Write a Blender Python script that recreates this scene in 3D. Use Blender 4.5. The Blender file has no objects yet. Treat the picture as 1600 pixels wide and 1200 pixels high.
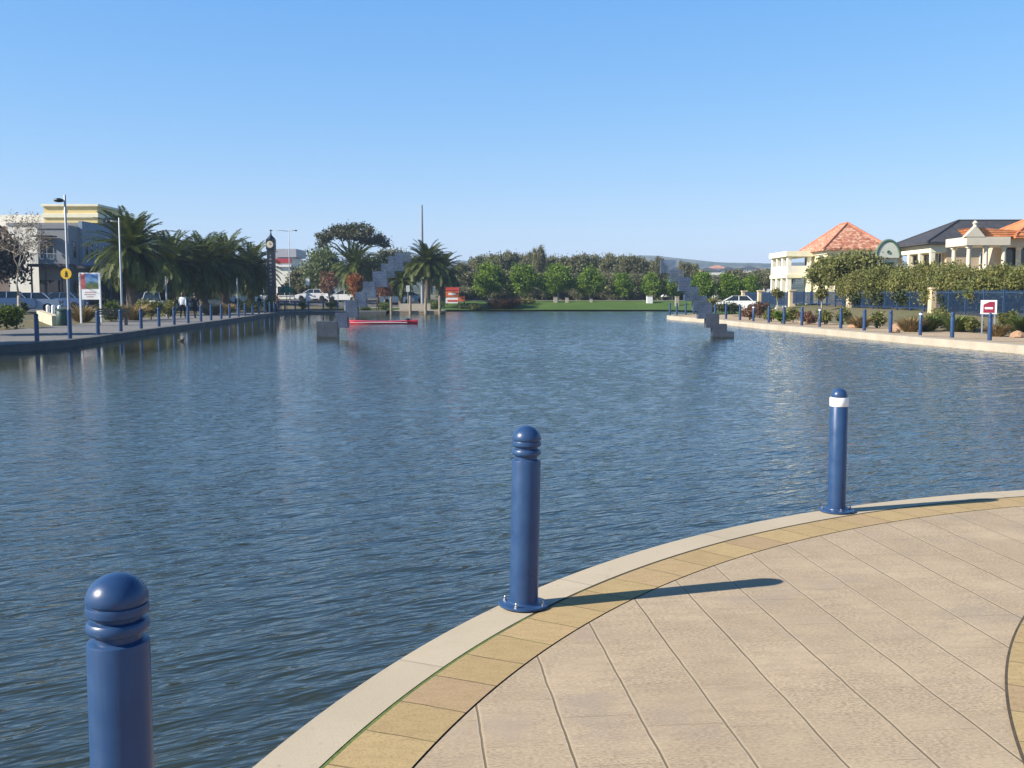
import bpy, bmesh, math, random
import numpy as np
from mathutils import Vector, Matrix
R = math.radians
PI = math.pi
scene = bpy.context.scene
COL = scene.collection

# ---------------------------------------------------------------- camera, sky, sun, exposure
CAM_H = 1.65
PITCH = math.atan(140 / 1600)
cam_d = bpy.data.cameras.new('camera')
cam = bpy.data.objects.new('camera', cam_d)
COL.objects.link(cam)
cam.location = (0, 0, CAM_H)
cam.rotation_euler = (PI / 2 - PITCH, 0, 0)
cam_d.sensor_width = 36
cam_d.lens = 36
cam_d.clip_start = 0.05
cam_d.clip_end = 9000
scene.camera = cam

SUN_EL, SUN_AZ = 32.0, -108.0            # azimuth clockwise from +Y
world = bpy.data.worlds.new('World')
scene.world = world
world.use_nodes = True
wn = world.node_tree
bg = wn.nodes['Background']
sky = wn.nodes.new('ShaderNodeTexSky')
sky.sky_type = 'NISHITA'
sky.sun_disc = False
sky.sun_elevation = R(SUN_EL)
sky.sun_rotation = R(SUN_AZ % 360)
sky.air_density = 1.0
sky.dust_density = 0.1
sky.ozone_density = 3.0
hs_ = wn.nodes.new('ShaderNodeHueSaturation')
hs_.inputs['Saturation'].default_value = 1.3
wn.links.new(sky.outputs[0], hs_.inputs['Color'])
sep_ = wn.nodes.new('ShaderNodeSeparateColor'); cmb_ = wn.nodes.new('ShaderNodeCombineColor')
wn.links.new(hs_.outputs[0], sep_.inputs[0])
for i_, (a_, g_) in enumerate(((0.727, 0.685), (0.765, 0.56), (0.95, 0.32))):      # softer contrast between zenith and horizon
    p_ = wn.nodes.new('ShaderNodeMath'); p_.operation = 'POWER'; p_.inputs[1].default_value = g_
    s_ = wn.nodes.new('ShaderNodeMath'); s_.operation = 'MULTIPLY'; s_.inputs[1].default_value = 0.1567
    q_ = wn.nodes.new('ShaderNodeMath'); q_.operation = 'MULTIPLY'; q_.inputs[1].default_value = a_ / 0.1567
    wn.links.new(sep_.outputs[i_], s_.inputs[0]); wn.links.new(s_.outputs[0], p_.inputs[0]); wn.links.new(p_.outputs[0], q_.inputs[0]); wn.links.new(q_.outputs[0], cmb_.inputs[i_])
tc_ = wn.nodes.new('ShaderNodeTexCoord'); xyz_ = wn.nodes.new('ShaderNodeSeparateXYZ'); wn.links.new(tc_.outputs['Generated'], xyz_.inputs[0])
zr_ = wn.nodes.new('ShaderNodeMapRange'); zr_.interpolation_type = 'SMOOTHSTEP'                       # deep blue overhead, as on a clear winter day
for i_, v_ in enumerate((0.38, 0.9, 1.0, 0.38)): zr_.inputs[1 + i_].default_value = v_
wn.links.new(xyz_.outputs[2], zr_.inputs[0])
vm_ = wn.nodes.new('ShaderNodeVectorMath'); vm_.operation = 'SCALE'
wn.links.new(cmb_.outputs[0], vm_.inputs[0]); wn.links.new(zr_.outputs[0], vm_.inputs['Scale']); wn.links.new(vm_.outputs[0], bg.inputs[0])
bg.inputs[1].default_value = 0.09

sl = bpy.data.lights.new('sun', 'SUN')
sl.energy = 5.0
sl.angle = R(0.5)
sl.color = (1.0, 0.93, 0.82)
sun = bpy.data.objects.new('sun', sl)
COL.objects.link(sun)
sd = Vector((math.sin(R(SUN_AZ)) * math.cos(R(SUN_EL)), math.cos(R(SUN_AZ)) * math.cos(R(SUN_EL)), math.sin(R(SUN_EL))))
sun.rotation_euler = sd.to_track_quat('Z', 'Y').to_euler()
sun.location = (-30, -10, 40)

scene.view_settings.view_transform = 'Standard'
scene.view_settings.look = 'None'
scene.view_settings.exposure = 0.9
scene.view_settings.gamma = 1.0
scene.cycles.max_bounces = 8
scene.cycles.transparent_max_bounces = 12
scene.cycles.volume_bounces = 0

# ---------------------------------------------------------------- helpers
_c, _s = math.cos(PITCH), math.sin(PITCH)
def ray(px, py):
    x = (px - 800) / 1600; u = -(py - 600) / 1600
    return Vector((x, _c + u * _s, -_s + u * _c))
def W(px, py, Y):                         # a photo pixel at a known distance -> a place in the world
    d = ray(px, py); t = Y / d.y
    return Vector((d.x * t, Y, CAM_H + d.z * t))
def X(px, Y): return W(px, 460, Y).x
def Z(py, Y): return W(800, py, Y).z

def thing(name, label, cat, loc=(0, 0, 0), rotz=0, group=None):
    o = bpy.data.objects.new(name, None); COL.objects.link(o)
    o.location = loc; o.rotation_euler = (0, 0, rotz)
    o.empty_display_size = 0.2
    o['label'] = label; o['category'] = cat
    if group: o['group'] = group
    return o
def tag(o, label, cat, group=None):
    o['label'] = label; o['category'] = cat
    if group: o['group'] = group
    return o
def copy_tree(o, parent=None):
    c = o.copy(); COL.objects.link(c)
    if parent: c.parent = parent
    for ch in list(o.children): copy_tree(ch, c)
    return c
def dup(root, loc, rotz=0, label=None, group=None, scale=None):
    c = copy_tree(root)
    c.location = loc; c.rotation_euler = (0, 0, rotz)
    if label: c['label'] = label
    if group: c['group'] = group
    if scale: c.scale = scale if hasattr(scale, '__len__') else (scale,) * 3
    return c

class MB:
    def __init__(s): s.v = []; s.f = []; s.m = []; s.mi = 0
    def add(s, vs, fs):
        b = len(s.v); s.v += [tuple(p) for p in vs]
        for f in fs: s.f.append([b + i for i in f]); s.m.append(s.mi)
        return s
    def box(s, x0, x1, y0, y1, z0, z1):
        return s.add([(x0,y0,z0),(x1,y0,z0),(x1,y1,z0),(x0,y1,z0),(x0,y0,z1),(x1,y0,z1),(x1,y1,z1),(x0,y1,z1)],
              [(0,3,2,1),(4,5,6,7),(0,1,5,4),(1,2,6,5),(2,3,7,6),(3,0,4,7)])
    def lathe(s, prof, n=24, cx=0, cy=0, cap=True):
        vs = []; fs = []
        for r, z in prof:
            for k in range(n):
                a = 2 * PI * k / n; vs.append((cx + r * math.cos(a), cy + r * math.sin(a), z))
        for i in range(len(prof) - 1):
            for k in range(n):
                k2 = (k + 1) % n
                fs.append((i*n+k, i*n+k2, (i+1)*n+k2, (i+1)*n+k))
        if cap:
            fs.append(tuple(range(n))[::-1]); fs.append(tuple((len(prof)-1)*n + k for k in range(n)))
        return s.add(vs, fs)
    def tube(s, pts, rad, n=8):
        pts = [Vector(p) for p in pts]
        rad = rad if hasattr(rad, '__len__') else [rad] * len(pts)
        vs = []; fs = []
        for i, p in enumerate(pts):
            t = (pts[min(i+1, len(pts)-1)] - pts[max(i-1, 0)]).normalized()
            a = t.cross(Vector((0.13, 0.97, 0.05) if abs(t.y) < 0.9 else (1, 0, 0))).normalized(); b = t.cross(a)
            for k in range(n):
                g = 2 * PI * k / n; vs.append(p + (a * math.cos(g) + b * math.sin(g)) * rad[i])
        for i in range(len(pts) - 1):
            for k in range(n):
                k2 = (k + 1) % n; fs.append((i*n+k, i*n+k2, (i+1)*n+k2, (i+1)*n+k))
        fs.append(tuple(range(n))[::-1]); fs.append(tuple((len(pts)-1)*n + k for k in range(n)))
        return s.add(vs, fs)
    def prism(s, poly, axis, a, b):       # poly of 2-D points extruded along an axis
        def P(u, v, w): return {'x': (w,u,v), 'y': (u,w,v), 'z': (u,v,w)}[axis]
        n = len(poly)
        return s.add([P(u,v,a) for u,v in poly] + [P(u,v,b) for u,v in poly],
              [tuple(range(n)), tuple(range(n, 2*n))[::-1]] + [(i, n+i, n+(i+1)%n, (i+1)%n) for i in range(n)])
    def build(s, name, mat, parent=None, smooth=False, bevel=0, loc=None, auto=None):
        me = bpy.data.meshes.new(name); me.from_pydata(s.v, [], s.f); 
        bm = bmesh.new(); bm.from_mesh(me); bmesh.ops.recalc_face_normals(bm, faces=bm.faces)
        if bevel: bmesh.ops.bevel(bm, geom=list(bm.edges), offset=bevel, segments=2, affect='EDGES', clamp_overlap=True)
        bm.to_mesh(me); bm.free()
        for m in (mat if isinstance(mat, (list, tuple)) else [mat]): me.materials.append(m)
        if not bevel and any(s.m): me.polygons.foreach_set('material_index', s.m)
        if smooth: me.shade_smooth()
        if auto is not None and smooth:
            try: me.set_sharp_from_angle(angle=R(auto))
            except Exception: pass
        o = bpy.data.objects.new(name, me); COL.objects.link(o)
        if parent: o.parent = parent
        if loc: o.location = loc
        return o
def structure(o): o['kind'] = 'structure'; return o

# ---------------------------------------------------------------- materials
MATS = {}
def nodes_of(name):
    m = bpy.data.materials.new(name); m.use_nodes = True
    nt = m.node_tree; return m, nt, nt.nodes['Principled BSDF']
def N(nt, t, **kw):
    n = nt.nodes.new(t)
    for k, v in kw.items():
        if k in n.inputs.keys() if hasattr(n.inputs, 'keys') else False: n.inputs[k].default_value = v
        else: setattr(n, k, v)
    return n
def L(nt, a, b): nt.links.new(a, b)
def math_node(nt, op, a, b=None, c=None):
    n = nt.nodes.new('ShaderNodeMath'); n.operation = op
    for i, v in enumerate((a, b, c)):
        if v is None: continue
        if isinstance(v, (int, float)): n.inputs[i].default_value = v
        else: nt.links.new(v, n.inputs[i])
    return n.outputs[0]
def mix(nt, f, a, b, t='MIX'):
    n = nt.nodes.new('ShaderNodeMix'); n.data_type = 'RGBA'; n.blend_type = t
    for i, v in ((0, f), (6, a), (7, b)):
        if isinstance(v, (int, float)): n.inputs[i].default_value = v
        elif isinstance(v, tuple): n.inputs[i].default_value = v if len(v) == 4 else v + (1,)
        else: nt.links.new(v, n.inputs[i])
    return n.outputs[2]
def noise(nt, scale, detail=4, rough=0.55, vec=None, dist=0):
    n = nt.nodes.new('ShaderNodeTexNoise'); n.inputs['Scale'].default_value = scale
    n.inputs['Detail'].default_value = detail; n.inputs['Roughness'].default_value = rough
    n.inputs['Distortion'].default_value = dist
    if vec is not None: nt.links.new(vec, n.inputs['Vector'])
    return n.outputs[0]
def ramp(nt, f, stops):
    n = nt.nodes.new('ShaderNodeValToRGB'); e = n.color_ramp.elements
    while len(e) < len(stops): e.new(0.5)
    for i, (p, c) in enumerate(stops):
        e[i].position = p; e[i].color = (c if hasattr(c, '__len__') else (c, c, c)) + ((1,) if not hasattr(c, '__len__') or len(c) == 3 else ())
    nt.links.new(f, n.inputs[0]); return n.outputs[0]
def coord(nt, kind='Object'): return nt.nodes.new('ShaderNodeTexCoord').outputs[kind]
def mapping(nt, vec, scale=(1,1,1), rot=(0,0,0), loc=(0,0,0)):
    n = nt.nodes.new('ShaderNodeMapping'); nt.links.new(vec, n.inputs[0])
    if any(rot):                            # rotate first, then stretch along the rotated axis
        n.vector_type = 'TEXTURE'; scale = tuple(1 / k for k in scale)
    n.inputs['Scale'].default_value = scale; n.inputs['Rotation'].default_value = rot; n.inputs['Location'].default_value = loc
    return n.outputs[0]
def bump(nt, b, h, strength=0.3, dist=0.02, prev=None):
    n = nt.nodes.new('ShaderNodeBump'); n.inputs['Strength'].default_value = strength; n.inputs['Distance'].default_value = dist
    nt.links.new(h, n.inputs['Height'])
    if prev is not None: nt.links.new(prev, n.inputs['Normal'])
    if b is not None: nt.links.new(n.outputs[0], b.inputs['Normal'])
    return n.outputs[0]
def simple(name, col, rough=0.6, var=0.15, scale=3.0, bmp=0.0, metal=0.0, col2=None, stretch=(1,1,1), spec=0.5):
    if name in MATS: return MATS[name]
    m, nt, b = nodes_of(name)
    v = mapping(nt, coord(nt), scale=stretch)
    f = noise(nt, scale, 5, 0.6, v)
    lo = tuple(c * (1 - var) for c in col); hi = tuple(min(1, c * (1 + var)) for c in col) if col2 is None else col2
    L(nt, ramp(nt, f, [(0.3, lo), (0.7, hi)]), b.inputs['Base Color'])
    b.inputs['Roughness'].default_value = rough; b.inputs['Metallic'].default_value = metal
    b.inputs['Specular IOR Level'].default_value = spec
    if bmp: bump(nt, b, noise(nt, scale * 6, 4, 0.6, v), bmp, 0.01)
    MATS[name] = m; return m

def leaf_mat(name, lo, hi, trans=0.3):
    if name in MATS: return MATS[name]
    m, nt, b = nodes_of(name)
    a = nt.nodes.new('ShaderNodeAttribute'); a.attribute_name = 'tint'
    c = ramp(nt, a.outputs['Fac'], [(0.0, lo), (1.0, hi)])
    L(nt, c, b.inputs['Base Color']); b.inputs['Roughness'].default_value = 0.55
    b.inputs['Specular IOR Level'].default_value = 0.3
    t = nt.nodes.new('ShaderNodeBsdfTranslucent'); L(nt, mix(nt, 0.35, c, (hi[0]*1.3, hi[1]*1.3, hi[2]*0.6)), t.inputs[0])
    ms = nt.nodes.new('ShaderNodeMixShader'); ms.inputs[0].default_value = trans
    L(nt, b.outputs[0], ms.inputs[1]); L(nt, t.outputs[0], ms.inputs[2])
    L(nt, ms.outputs[0], nt.nodes['Material Output'].inputs[0])
    MATS[name] = m; return m

def paint_blue():
    m, nt, b = nodes_of('blue_paint')
    v = coord(nt)
    big = noise(nt, 7, 4, 0.6, v); fine = noise(nt, 120, 3, 0.6, v)
    streak = noise(nt, 5, 4, 0.7, mapping(nt, v, scale=(8, 8, 0.5)))
    c = mix(nt, ramp(nt, big, [(0.35, 0.0), (0.7, 1.0)]), (0.019, 0.051, 0.128), (0.028, 0.067, 0.158))
    c = mix(nt, ramp(nt, streak, [(0.55, 0.0), (0.8, 0.35)]), c, (0.055, 0.095, 0.17))
    info = nt.nodes.new('ShaderNodeObjectInfo')
    L(nt, c, b.inputs['Base Color'])
    L(nt, ramp(nt, big, [(0.3, 0.26), (0.75, 0.42)]), b.inputs['Roughness'])
    b.inputs['Specular IOR Level'].default_value = 0.4
    scuff = noise(nt, 38, 3, 0.7, mapping(nt, v, scale=(1, 1, .6)))
    c2 = mix(nt, ramp(nt, math_node(nt, 'MULTIPLY', scuff, ramp(nt, big, [(.4, .75), (.7, 1.05)])), [(.70, 0.0), (.73, .8)]), c, (.16, .17, .18))
    L(nt, c2, b.inputs['Base Color'])
    bump(nt, b, fine, 0.06, 0.002)
    return m
M_BLUE = paint_blue()
M_STEEL = simple('galvanised_steel', (0.45, 0.46, 0.47), 0.35, 0.15, 30, metal=0.9)
M_WHITE = simple('white_paint', (0.78, 0.77, 0.74), 0.45, 0.06, 4)
M_LENS = simple('white_band', (0.82, 0.81, 0.79), 0.35, 0.05, 10)
M_POLE = simple('grey_pole', (0.30, 0.32, 0.35), 0.45, 0.08, 4, metal=0.3)
M_DARK = simple('dark_metal', (0.015, 0.017, 0.02), 0.45, 0.2, 5)
M_BLACK = simple('black_rubber', (0.012, 0.012, 0.012), 0.8, 0.2, 8)

def glass_mat():
    m, nt, b = nodes_of('window_glass')
    b.inputs['Base Color'].default_value = (0.018, 0.024, 0.03, 1); b.inputs['Roughness'].default_value = 0.06
    b.inputs['Specular IOR Level'].default_value = 0.7
    return m
M_GLASS = glass_mat()

def concrete_mat(name, lo, hi, stain=0.5, joints=False):
    m, nt, b = nodes_of(name); v = coord(nt)
    a = noise(nt, 1.1, 6, 0.62, v); s = noise(nt, 6.0, 6, 0.7, v); g = noise(nt, 170, 3, 0.6, v)
    c = mix(nt, ramp(nt, a, [(0.3, 0.0), (0.7, 1.0)]), lo, hi)
    c = mix(nt, ramp(nt, s, [(0.6, 0.0), (0.78, stain)]), c, tuple(x * 0.45 for x in lo))
    c = mix(nt, ramp(nt, g, [(0.35, 0.28), (0.6, 0.0)]), c, tuple(x * 0.5 for x in lo))
    if joints:
        sp = nt.nodes.new('ShaderNodeSeparateXYZ'); L(nt, v, sp.inputs[0])
        an = math_node(nt, 'ARCTAN2', math_node(nt, 'SUBTRACT', sp.outputs[1], 1.4), math_node(nt, 'SUBTRACT', sp.outputs[0], 6.2))
        q = math_node(nt, 'DIVIDE', math_node(nt, 'MULTIPLY', an, 7.3), 1.52)
        fj = math_node(nt, 'PINGPONG', q, 0.5); wt = nt.nodes.new('ShaderNodeTexWhiteNoise'); wt.noise_dimensions = '1D'; L(nt, math_node(nt, 'FLOOR', q), wt.inputs['W'])
        c = mix(nt, math_node(nt, 'MULTIPLY', wt.outputs[0], .3), c, tuple(x * 0.72 for x in lo))
        c = mix(nt, ramp(nt, fj, [(.0022, .55), (.0046, 0.0)]), c, (.15, .12, .08))
        spot = noise(nt, 9, 2, .5, mapping(nt, v, loc=(4, 9, 0)))
        c = mix(nt, ramp(nt, spot, [(.70, 0.0), (.76, .55)]), c, (.20, .165, .12))
    L(nt, c, b.inputs['Base Color']); b.inputs['Roughness'].default_value = 0.85
    b.inputs['Specular IOR Level'].default_value = 0.25
    bump(nt, b, g, 0.25, 0.004)
    return m
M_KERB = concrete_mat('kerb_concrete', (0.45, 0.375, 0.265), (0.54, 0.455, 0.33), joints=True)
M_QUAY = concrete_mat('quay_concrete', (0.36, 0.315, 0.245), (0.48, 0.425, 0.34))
M_QUAYL = concrete_mat('shaded_quay', (0.085, 0.085, 0.085), (0.14, 0.135, 0.125))  # quay concrete darkened, the left side's shade is put into its colour

def paving_mat():
    m, nt, b = nodes_of('stone_paving')
    v = coord(nt)
    rot = R(-84.4); d = (math.cos(rot), math.sin(rot))
    sep = nt.nodes.new('ShaderNodeSeparateXYZ'); L(nt, v, sep.inputs[0])
    x, y = sep.outputs[0], sep.outputs[1]
    u = math_node(nt, 'ADD', math_node(nt, 'MULTIPLY', x, -d[1]), math_node(nt, 'MULTIPLY', y, d[0]))
    w = math_node(nt, 'ADD', math_node(nt, 'MULTIPLY', x, d[0]), math_node(nt, 'MULTIPLY', y, d[1]))
    wob = noise(nt, 3.0, 3, 0.5, v)
    uu = math_node(nt, 'DIVIDE', math_node(nt, 'ADD', math_node(nt, 'SUBTRACT', u, 0.257), math_node(nt, 'MULTIPLY', wob, 0.018)), 0.316)
    row = math_node(nt, 'FLOOR', uu)
    fu = math_node(nt, 'PINGPONG', uu, 0.5)          # 0 on a joint line
    wn_ = nt.nodes.new('ShaderNodeTexWhiteNoise'); wn_.noise_dimensions = '1D'; L(nt, row, wn_.inputs['W'])
    ww = math_node(nt, 'ADD', math_node(nt, 'DIVIDE', w, 0.42), wn_.outputs[0])
    col = math_node(nt, 'FLOOR', ww); fw = math_node(nt, 'PINGPONG', ww, 0.5)
    cmb = nt.nodes.new('ShaderNodeCombineXYZ'); L(nt, row, cmb.inputs[0]); L(nt, col, cmb.inputs[1])
    wt = nt.nodes.new('ShaderNodeTexWhiteNoise'); wt.noise_dimensions = '2D'; L(nt, cmb.outputs[0], wt.inputs['Vector'])
    # stone colour: each slab its own tone, streaks across the rows, pitting
    st = noise(nt, 5.0, 8, 0.7, mapping(nt, v, scale=(1, 3.2, 1), rot=(0, 0, R(5))))
    big = noise(nt, 0.9, 4, 0.6, v)
    pit = noise(nt, 70, 6, 0.78, mapping(nt, v, scale=(.75, 1.6, 1)))
    c = mix(nt, wt.outputs[0], (0.40, 0.306, 0.20), (0.475, 0.365, 0.24))
    c = mix(nt, ramp(nt, st, [(0.45, 0.0), (0.66, 0.75)]), c, (0.335, 0.255, 0.175))
    c = mix(nt, ramp(nt, big, [(0.40, 0.0), (0.72, 0.55)]), c, (0.52, 0.41, 0.275))
    dens = ramp(nt, noise(nt, 2.6, 5, .65, mapping(nt, v, loc=(8, 3, 0))), [(.34, .35), (.62, 1.0)])
    c = mix(nt, math_node(nt, 'MULTIPLY', dens, ramp(nt, pit, [(0.41, 1.0), (0.55, 0.0)])), c, (0.235, 0.18, 0.125))
    stain = noise(nt, 1.7, 5, 0.65, mapping(nt, v, loc=(3, 7, 0)))
    c = mix(nt, ramp(nt, stain, [(0.53, 0.0), (0.68, 0.6)]), c, (0.31, 0.25, 0.19))
    blot = noise(nt, 3.3, 2, 0.5, mapping(nt, v, loc=(11, 2, 0)))
    c = mix(nt, ramp(nt, blot, [(0.745, 0.0), (0.77, 0.6)]), c, (0.12, 0.095, 0.075))
    # joints: strong along the rows, faint across
    dn = noise(nt, 0.8, 3, 0.6, mapping(nt, v, loc=(5, 1, 0)))
    jr = ramp(nt, fu, [(0.008, 1.0), (0.019, 0.0)])
    jc = ramp(nt, fw, [(0.004, 1.0), (0.011, 0.0)])
    jr2 = math_node(nt, 'MULTIPLY', jr, ramp(nt, dn, [(0.35, 0.9), (0.68, 0.5)]))
    jc2 = math_node(nt, 'MULTIPLY', jc, ramp(nt, stain, [(0.44, 0.04), (0.64, 0.5)]))
    j = math_node(nt, 'MAXIMUM', jr2, jc2)
    c = mix(nt, j, c, (0.15, 0.11, 0.06))
    edge = ramp(nt, fu, [(0.02, 0.35), (0.045, 0.0)])
    c = mix(nt, edge, c, (0.54, 0.44, 0.325))
    c = mix(nt, jr2, c, (0.15, 0.11, 0.055))
    L(nt, c, b.inputs['Base Color']); b.inputs['Roughness'].default_value = 0.88
    b.inputs['Specular IOR Level'].default_value = 0.2
    h = math_node(nt, 'SUBTRACT', math_node(nt, 'MULTIPLY', pit, 0.35), math_node(nt, 'MAXIMUM', jr, math_node(nt, 'MULTIPLY', jc, 0.4)))
    bump(nt, b, h, 0.45, 0.004)
    return m
M_PAVE = paving_mat()

def border_mat(name, lo, hi, blen, width):
    m, nt, b = nodes_of(name)
    uv = coord(nt, 'UV'); v = coord(nt)
    sep = nt.nodes.new('ShaderNodeSeparateXYZ'); L(nt, uv, sep.inputs[0])
    ww = math_node(nt, 'DIVIDE', math_node(nt, 'ADD', sep.outputs[0], math_node(nt, 'MULTIPLY', noise(nt, 2.2, 2, 0.5, v), 0.05)), blen)
    idx = math_node(nt, 'FLOOR', ww); f = math_node(nt, 'PINGPONG', ww, 0.5)
    wt = nt.nodes.new('ShaderNodeTexWhiteNoise'); wt.noise_dimensions = '1D'; L(nt, idx, wt.inputs['W'])
    st = noise(nt, 9, 7, 0.7, mapping(nt, v, scale=(1, 2.5, 1)))
    pit = noise(nt, 80, 4, 0.7, v)
    c = ramp(nt, wt.outputs[0], [(0.0, lo), (0.45, hi), (0.75, (0.38, 0.265, 0.15)), (1.0, (0.45, 0.32, 0.16))])
    c = mix(nt, ramp(nt, st, [(0.45, 0.0), (0.75, 0.5)]), c, tuple(k * 0.62 for k in lo))
    c = mix(nt, ramp(nt, pit, [(0.36, 0.5), (0.5, 0.0)]), c, tuple(k * 0.5 for k in lo))
    j = ramp(nt, f, [(0.010, 1.0), (0.020, 0.0)])
    j2 = math_node(nt, 'MULTIPLY', j, ramp(nt, st, [(0.35, 0.9), (0.6, 0.45)]))
    moss = mix(nt, ramp(nt, noise(nt, 2.0, 3, 0.5, v), [(0.5, 0.0), (0.62, 1.0)]), (0.09, 0.065, 0.035), (0.13, 0.16, 0.03))
    c = mix(nt, j2, c, moss)
    L(nt, c, b.inputs['Base Color']); b.inputs['Roughness'].default_value = 0.88; b.inputs['Specular IOR Level'].default_value = 0.2
    bump(nt, b, math_node(nt, 'SUBTRACT', math_node(nt, 'MULTIPLY', pit, 0.4), j), 0.5, 0.005)
    return m
M_BORDER = border_mat('yellow_border_stone', (0.375, 0.268, 0.132), (0.435, 0.315, 0.155), 0.30, 0.31)

def moss_mat():
    m, nt, b = nodes_of('mossy_joint'); v = coord(nt)
    sp = nt.nodes.new('ShaderNodeSeparateXYZ'); L(nt, v, sp.inputs[0]); g = noise(nt, 60, 3, 0.6, v)
    f = math_node(nt, 'ADD', noise(nt, 4.5, 5, 0.7, v), math_node(nt, 'MULTIPLY', math_node(nt, 'SUBTRACT', 4.9, sp.outputs[1]), 0.12))     # moss thrives at the damp near end
    c = mix(nt, ramp(nt, f, [(0.42, 0.0), (0.55, 1.0)]), (0.075, 0.055, 0.03), (0.12, 0.175, 0.032))
    c = mix(nt, ramp(nt, g, [(0.4, 0.5), (0.6, 0.0)]), c, (0.05, 0.05, 0.02))
    L(nt, c, b.inputs['Base Color']); b.inputs['Roughness'].default_value = 0.95
    return m
M_MOSS = moss_mat()

def water_mat():
    m, nt, b = nodes_of('lake_surface')
    v = coord(nt)
    b.inputs['Base Color'].default_value = (0.028, 0.036, 0.026, 1)
    b.inputs['Roughness'].default_value = 0.07; b.inputs['IOR'].default_value = 1.333
    b.inputs['Specular IOR Level'].default_value = 1.0
    # ripples finer than the modelled waves, as true slopes added to the surface's own normal
    layers = [(3.4, 0.45, 22, 0.010, 1.5), (9.5, 0.30, 33, 0.0200, 1.5), (22.0, 0.28, 28, 0.0105, 1.5)]
    sep = nt.nodes.new('ShaderNodeSeparateXYZ'); L(nt, v, sep.inputs[0])
    def height(vec):
        tot = None
        for sc, st, an, amp, det in layers:
            h = math_node(nt, 'MULTIPLY', noise(nt, sc, det, 0.55, mapping(nt, vec, scale=(st, 1, 1), rot=(0, 0, R(an))), 0.4), amp)
            tot = h if tot is None else math_node(nt, 'ADD', tot, h)
        return tot
    e = 0.006
    h0 = height(v); hx = height(mapping(nt, v, loc=(e, 0, 0))); hy = height(mapping(nt, v, loc=(0, e, 0)))
    gust = ramp(nt, noise(nt, 0.055, 3, 0.55, mapping(nt, v, scale=(1, 0.55, 1))), [(0.32, 0.6), (0.66, 1.1)])
    lee = nt.nodes.new('ShaderNodeMapRange'); L(nt, sep.outputs[0], lee.inputs[0])      # calmer water in the lee of the left quay
    for i, k in enumerate((-13.0, 0.0, 0.05, 1.0)): lee.inputs[1 + i].default_value = k
    amp = math_node(nt, 'MULTIPLY', math_node(nt, 'MULTIPLY', gust, lee.outputs[0]), -WAVE / e)
    sx = math_node(nt, 'MULTIPLY', math_node(nt, 'SUBTRACT', hx, h0), amp); sy = math_node(nt, 'MULTIPLY', math_node(nt, 'SUBTRACT', hy, h0), amp)
    cm = nt.nodes.new('ShaderNodeCombineXYZ'); L(nt, sx, cm.inputs[0]); L(nt, sy, cm.inputs[1])
    geo = nt.nodes.new('ShaderNodeNewGeometry'); ad = nt.nodes.new('ShaderNodeVectorMath'); ad.operation = 'ADD'; L(nt, geo.outputs['Normal'], ad.inputs[0]); L(nt, cm.outputs[0], ad.inputs[1])
    nm = nt.nodes.new('ShaderNodeVectorMath'); nm.operation = 'NORMALIZE'; L(nt, ad.outputs[0], nm.inputs[0]); L(nt, nm.outputs[0], b.inputs['Normal'])
    return m
WAVE = 1.6
M_WATER = water_mat()

def ground_mat(name, a, bb, c3, sc=0.25):
    m, nt, b = nodes_of(name); v = coord(nt)
    f = noise(nt, sc, 6, 0.65, v); g = noise(nt, 5, 5, 0.7, v)
    c = mix(nt, ramp(nt, f, [(0.35, 0.0), (0.65, 1.0)]), a, bb)
    c = mix(nt, ramp(nt, g, [(0.45, 0.0), (0.7, 0.8)]), c, c3)
    L(nt, c, b.inputs['Base Color']); b.inputs['Roughness'].default_value = 0.95; b.inputs['Specular IOR Level'].default_value = 0.15
    bump(nt, b, g, 0.6, 0.05)
    return m
M_EARTH = ground_mat('dry_ground', (0.15, 0.12, 0.075), (0.10, 0.11, 0.05), (0.20, 0.165, 0.11))
M_LAWN = ground_mat('lawn_grass', (0.055, 0.105, 0.020), (0.085, 0.14, 0.028), (0.04, 0.075, 0.018), 0.15)
M_ASPHALT = ground_mat('asphalt', (0.10, 0.10, 0.105), (0.13, 0.128, 0.125), (0.085, 0.085, 0.09), 0.2)
M_LPAVE = ground_mat('grey_promenade', (0.165, 0.16, 0.155), (0.21, 0.20, 0.19), (0.13, 0.125, 0.12), 0.3)
M_RPAVE = ground_mat('tan_promenade', (0.36, 0.275, 0.18), (0.43, 0.335, 0.23), (0.30, 0.225, 0.15), 0.3)
def hill_mat():
    m, nt, b = nodes_of('hill_scrub'); v = coord(nt)
    f = noise(nt, 0.006, 6, 0.65, v); g = noise(nt, 0.05, 5, 0.75, v)
    c = mix(nt, ramp(nt, f, [(0.4, 0.0), (0.6, 1.0)]), (0.17, 0.16, 0.09), (0.05, 0.065, 0.03))
    c = mix(nt, ramp(nt, g, [(0.47, 0.0), (0.54, 0.95)]), c, (0.018, 0.03, 0.014))
    L(nt, c, b.inputs['Base Color']); b.inputs['Roughness'].default_value = 1.0; b.inputs['Specular IOR Level'].default_value = 0.0
    return m
M_HILL = hill_mat()

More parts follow.
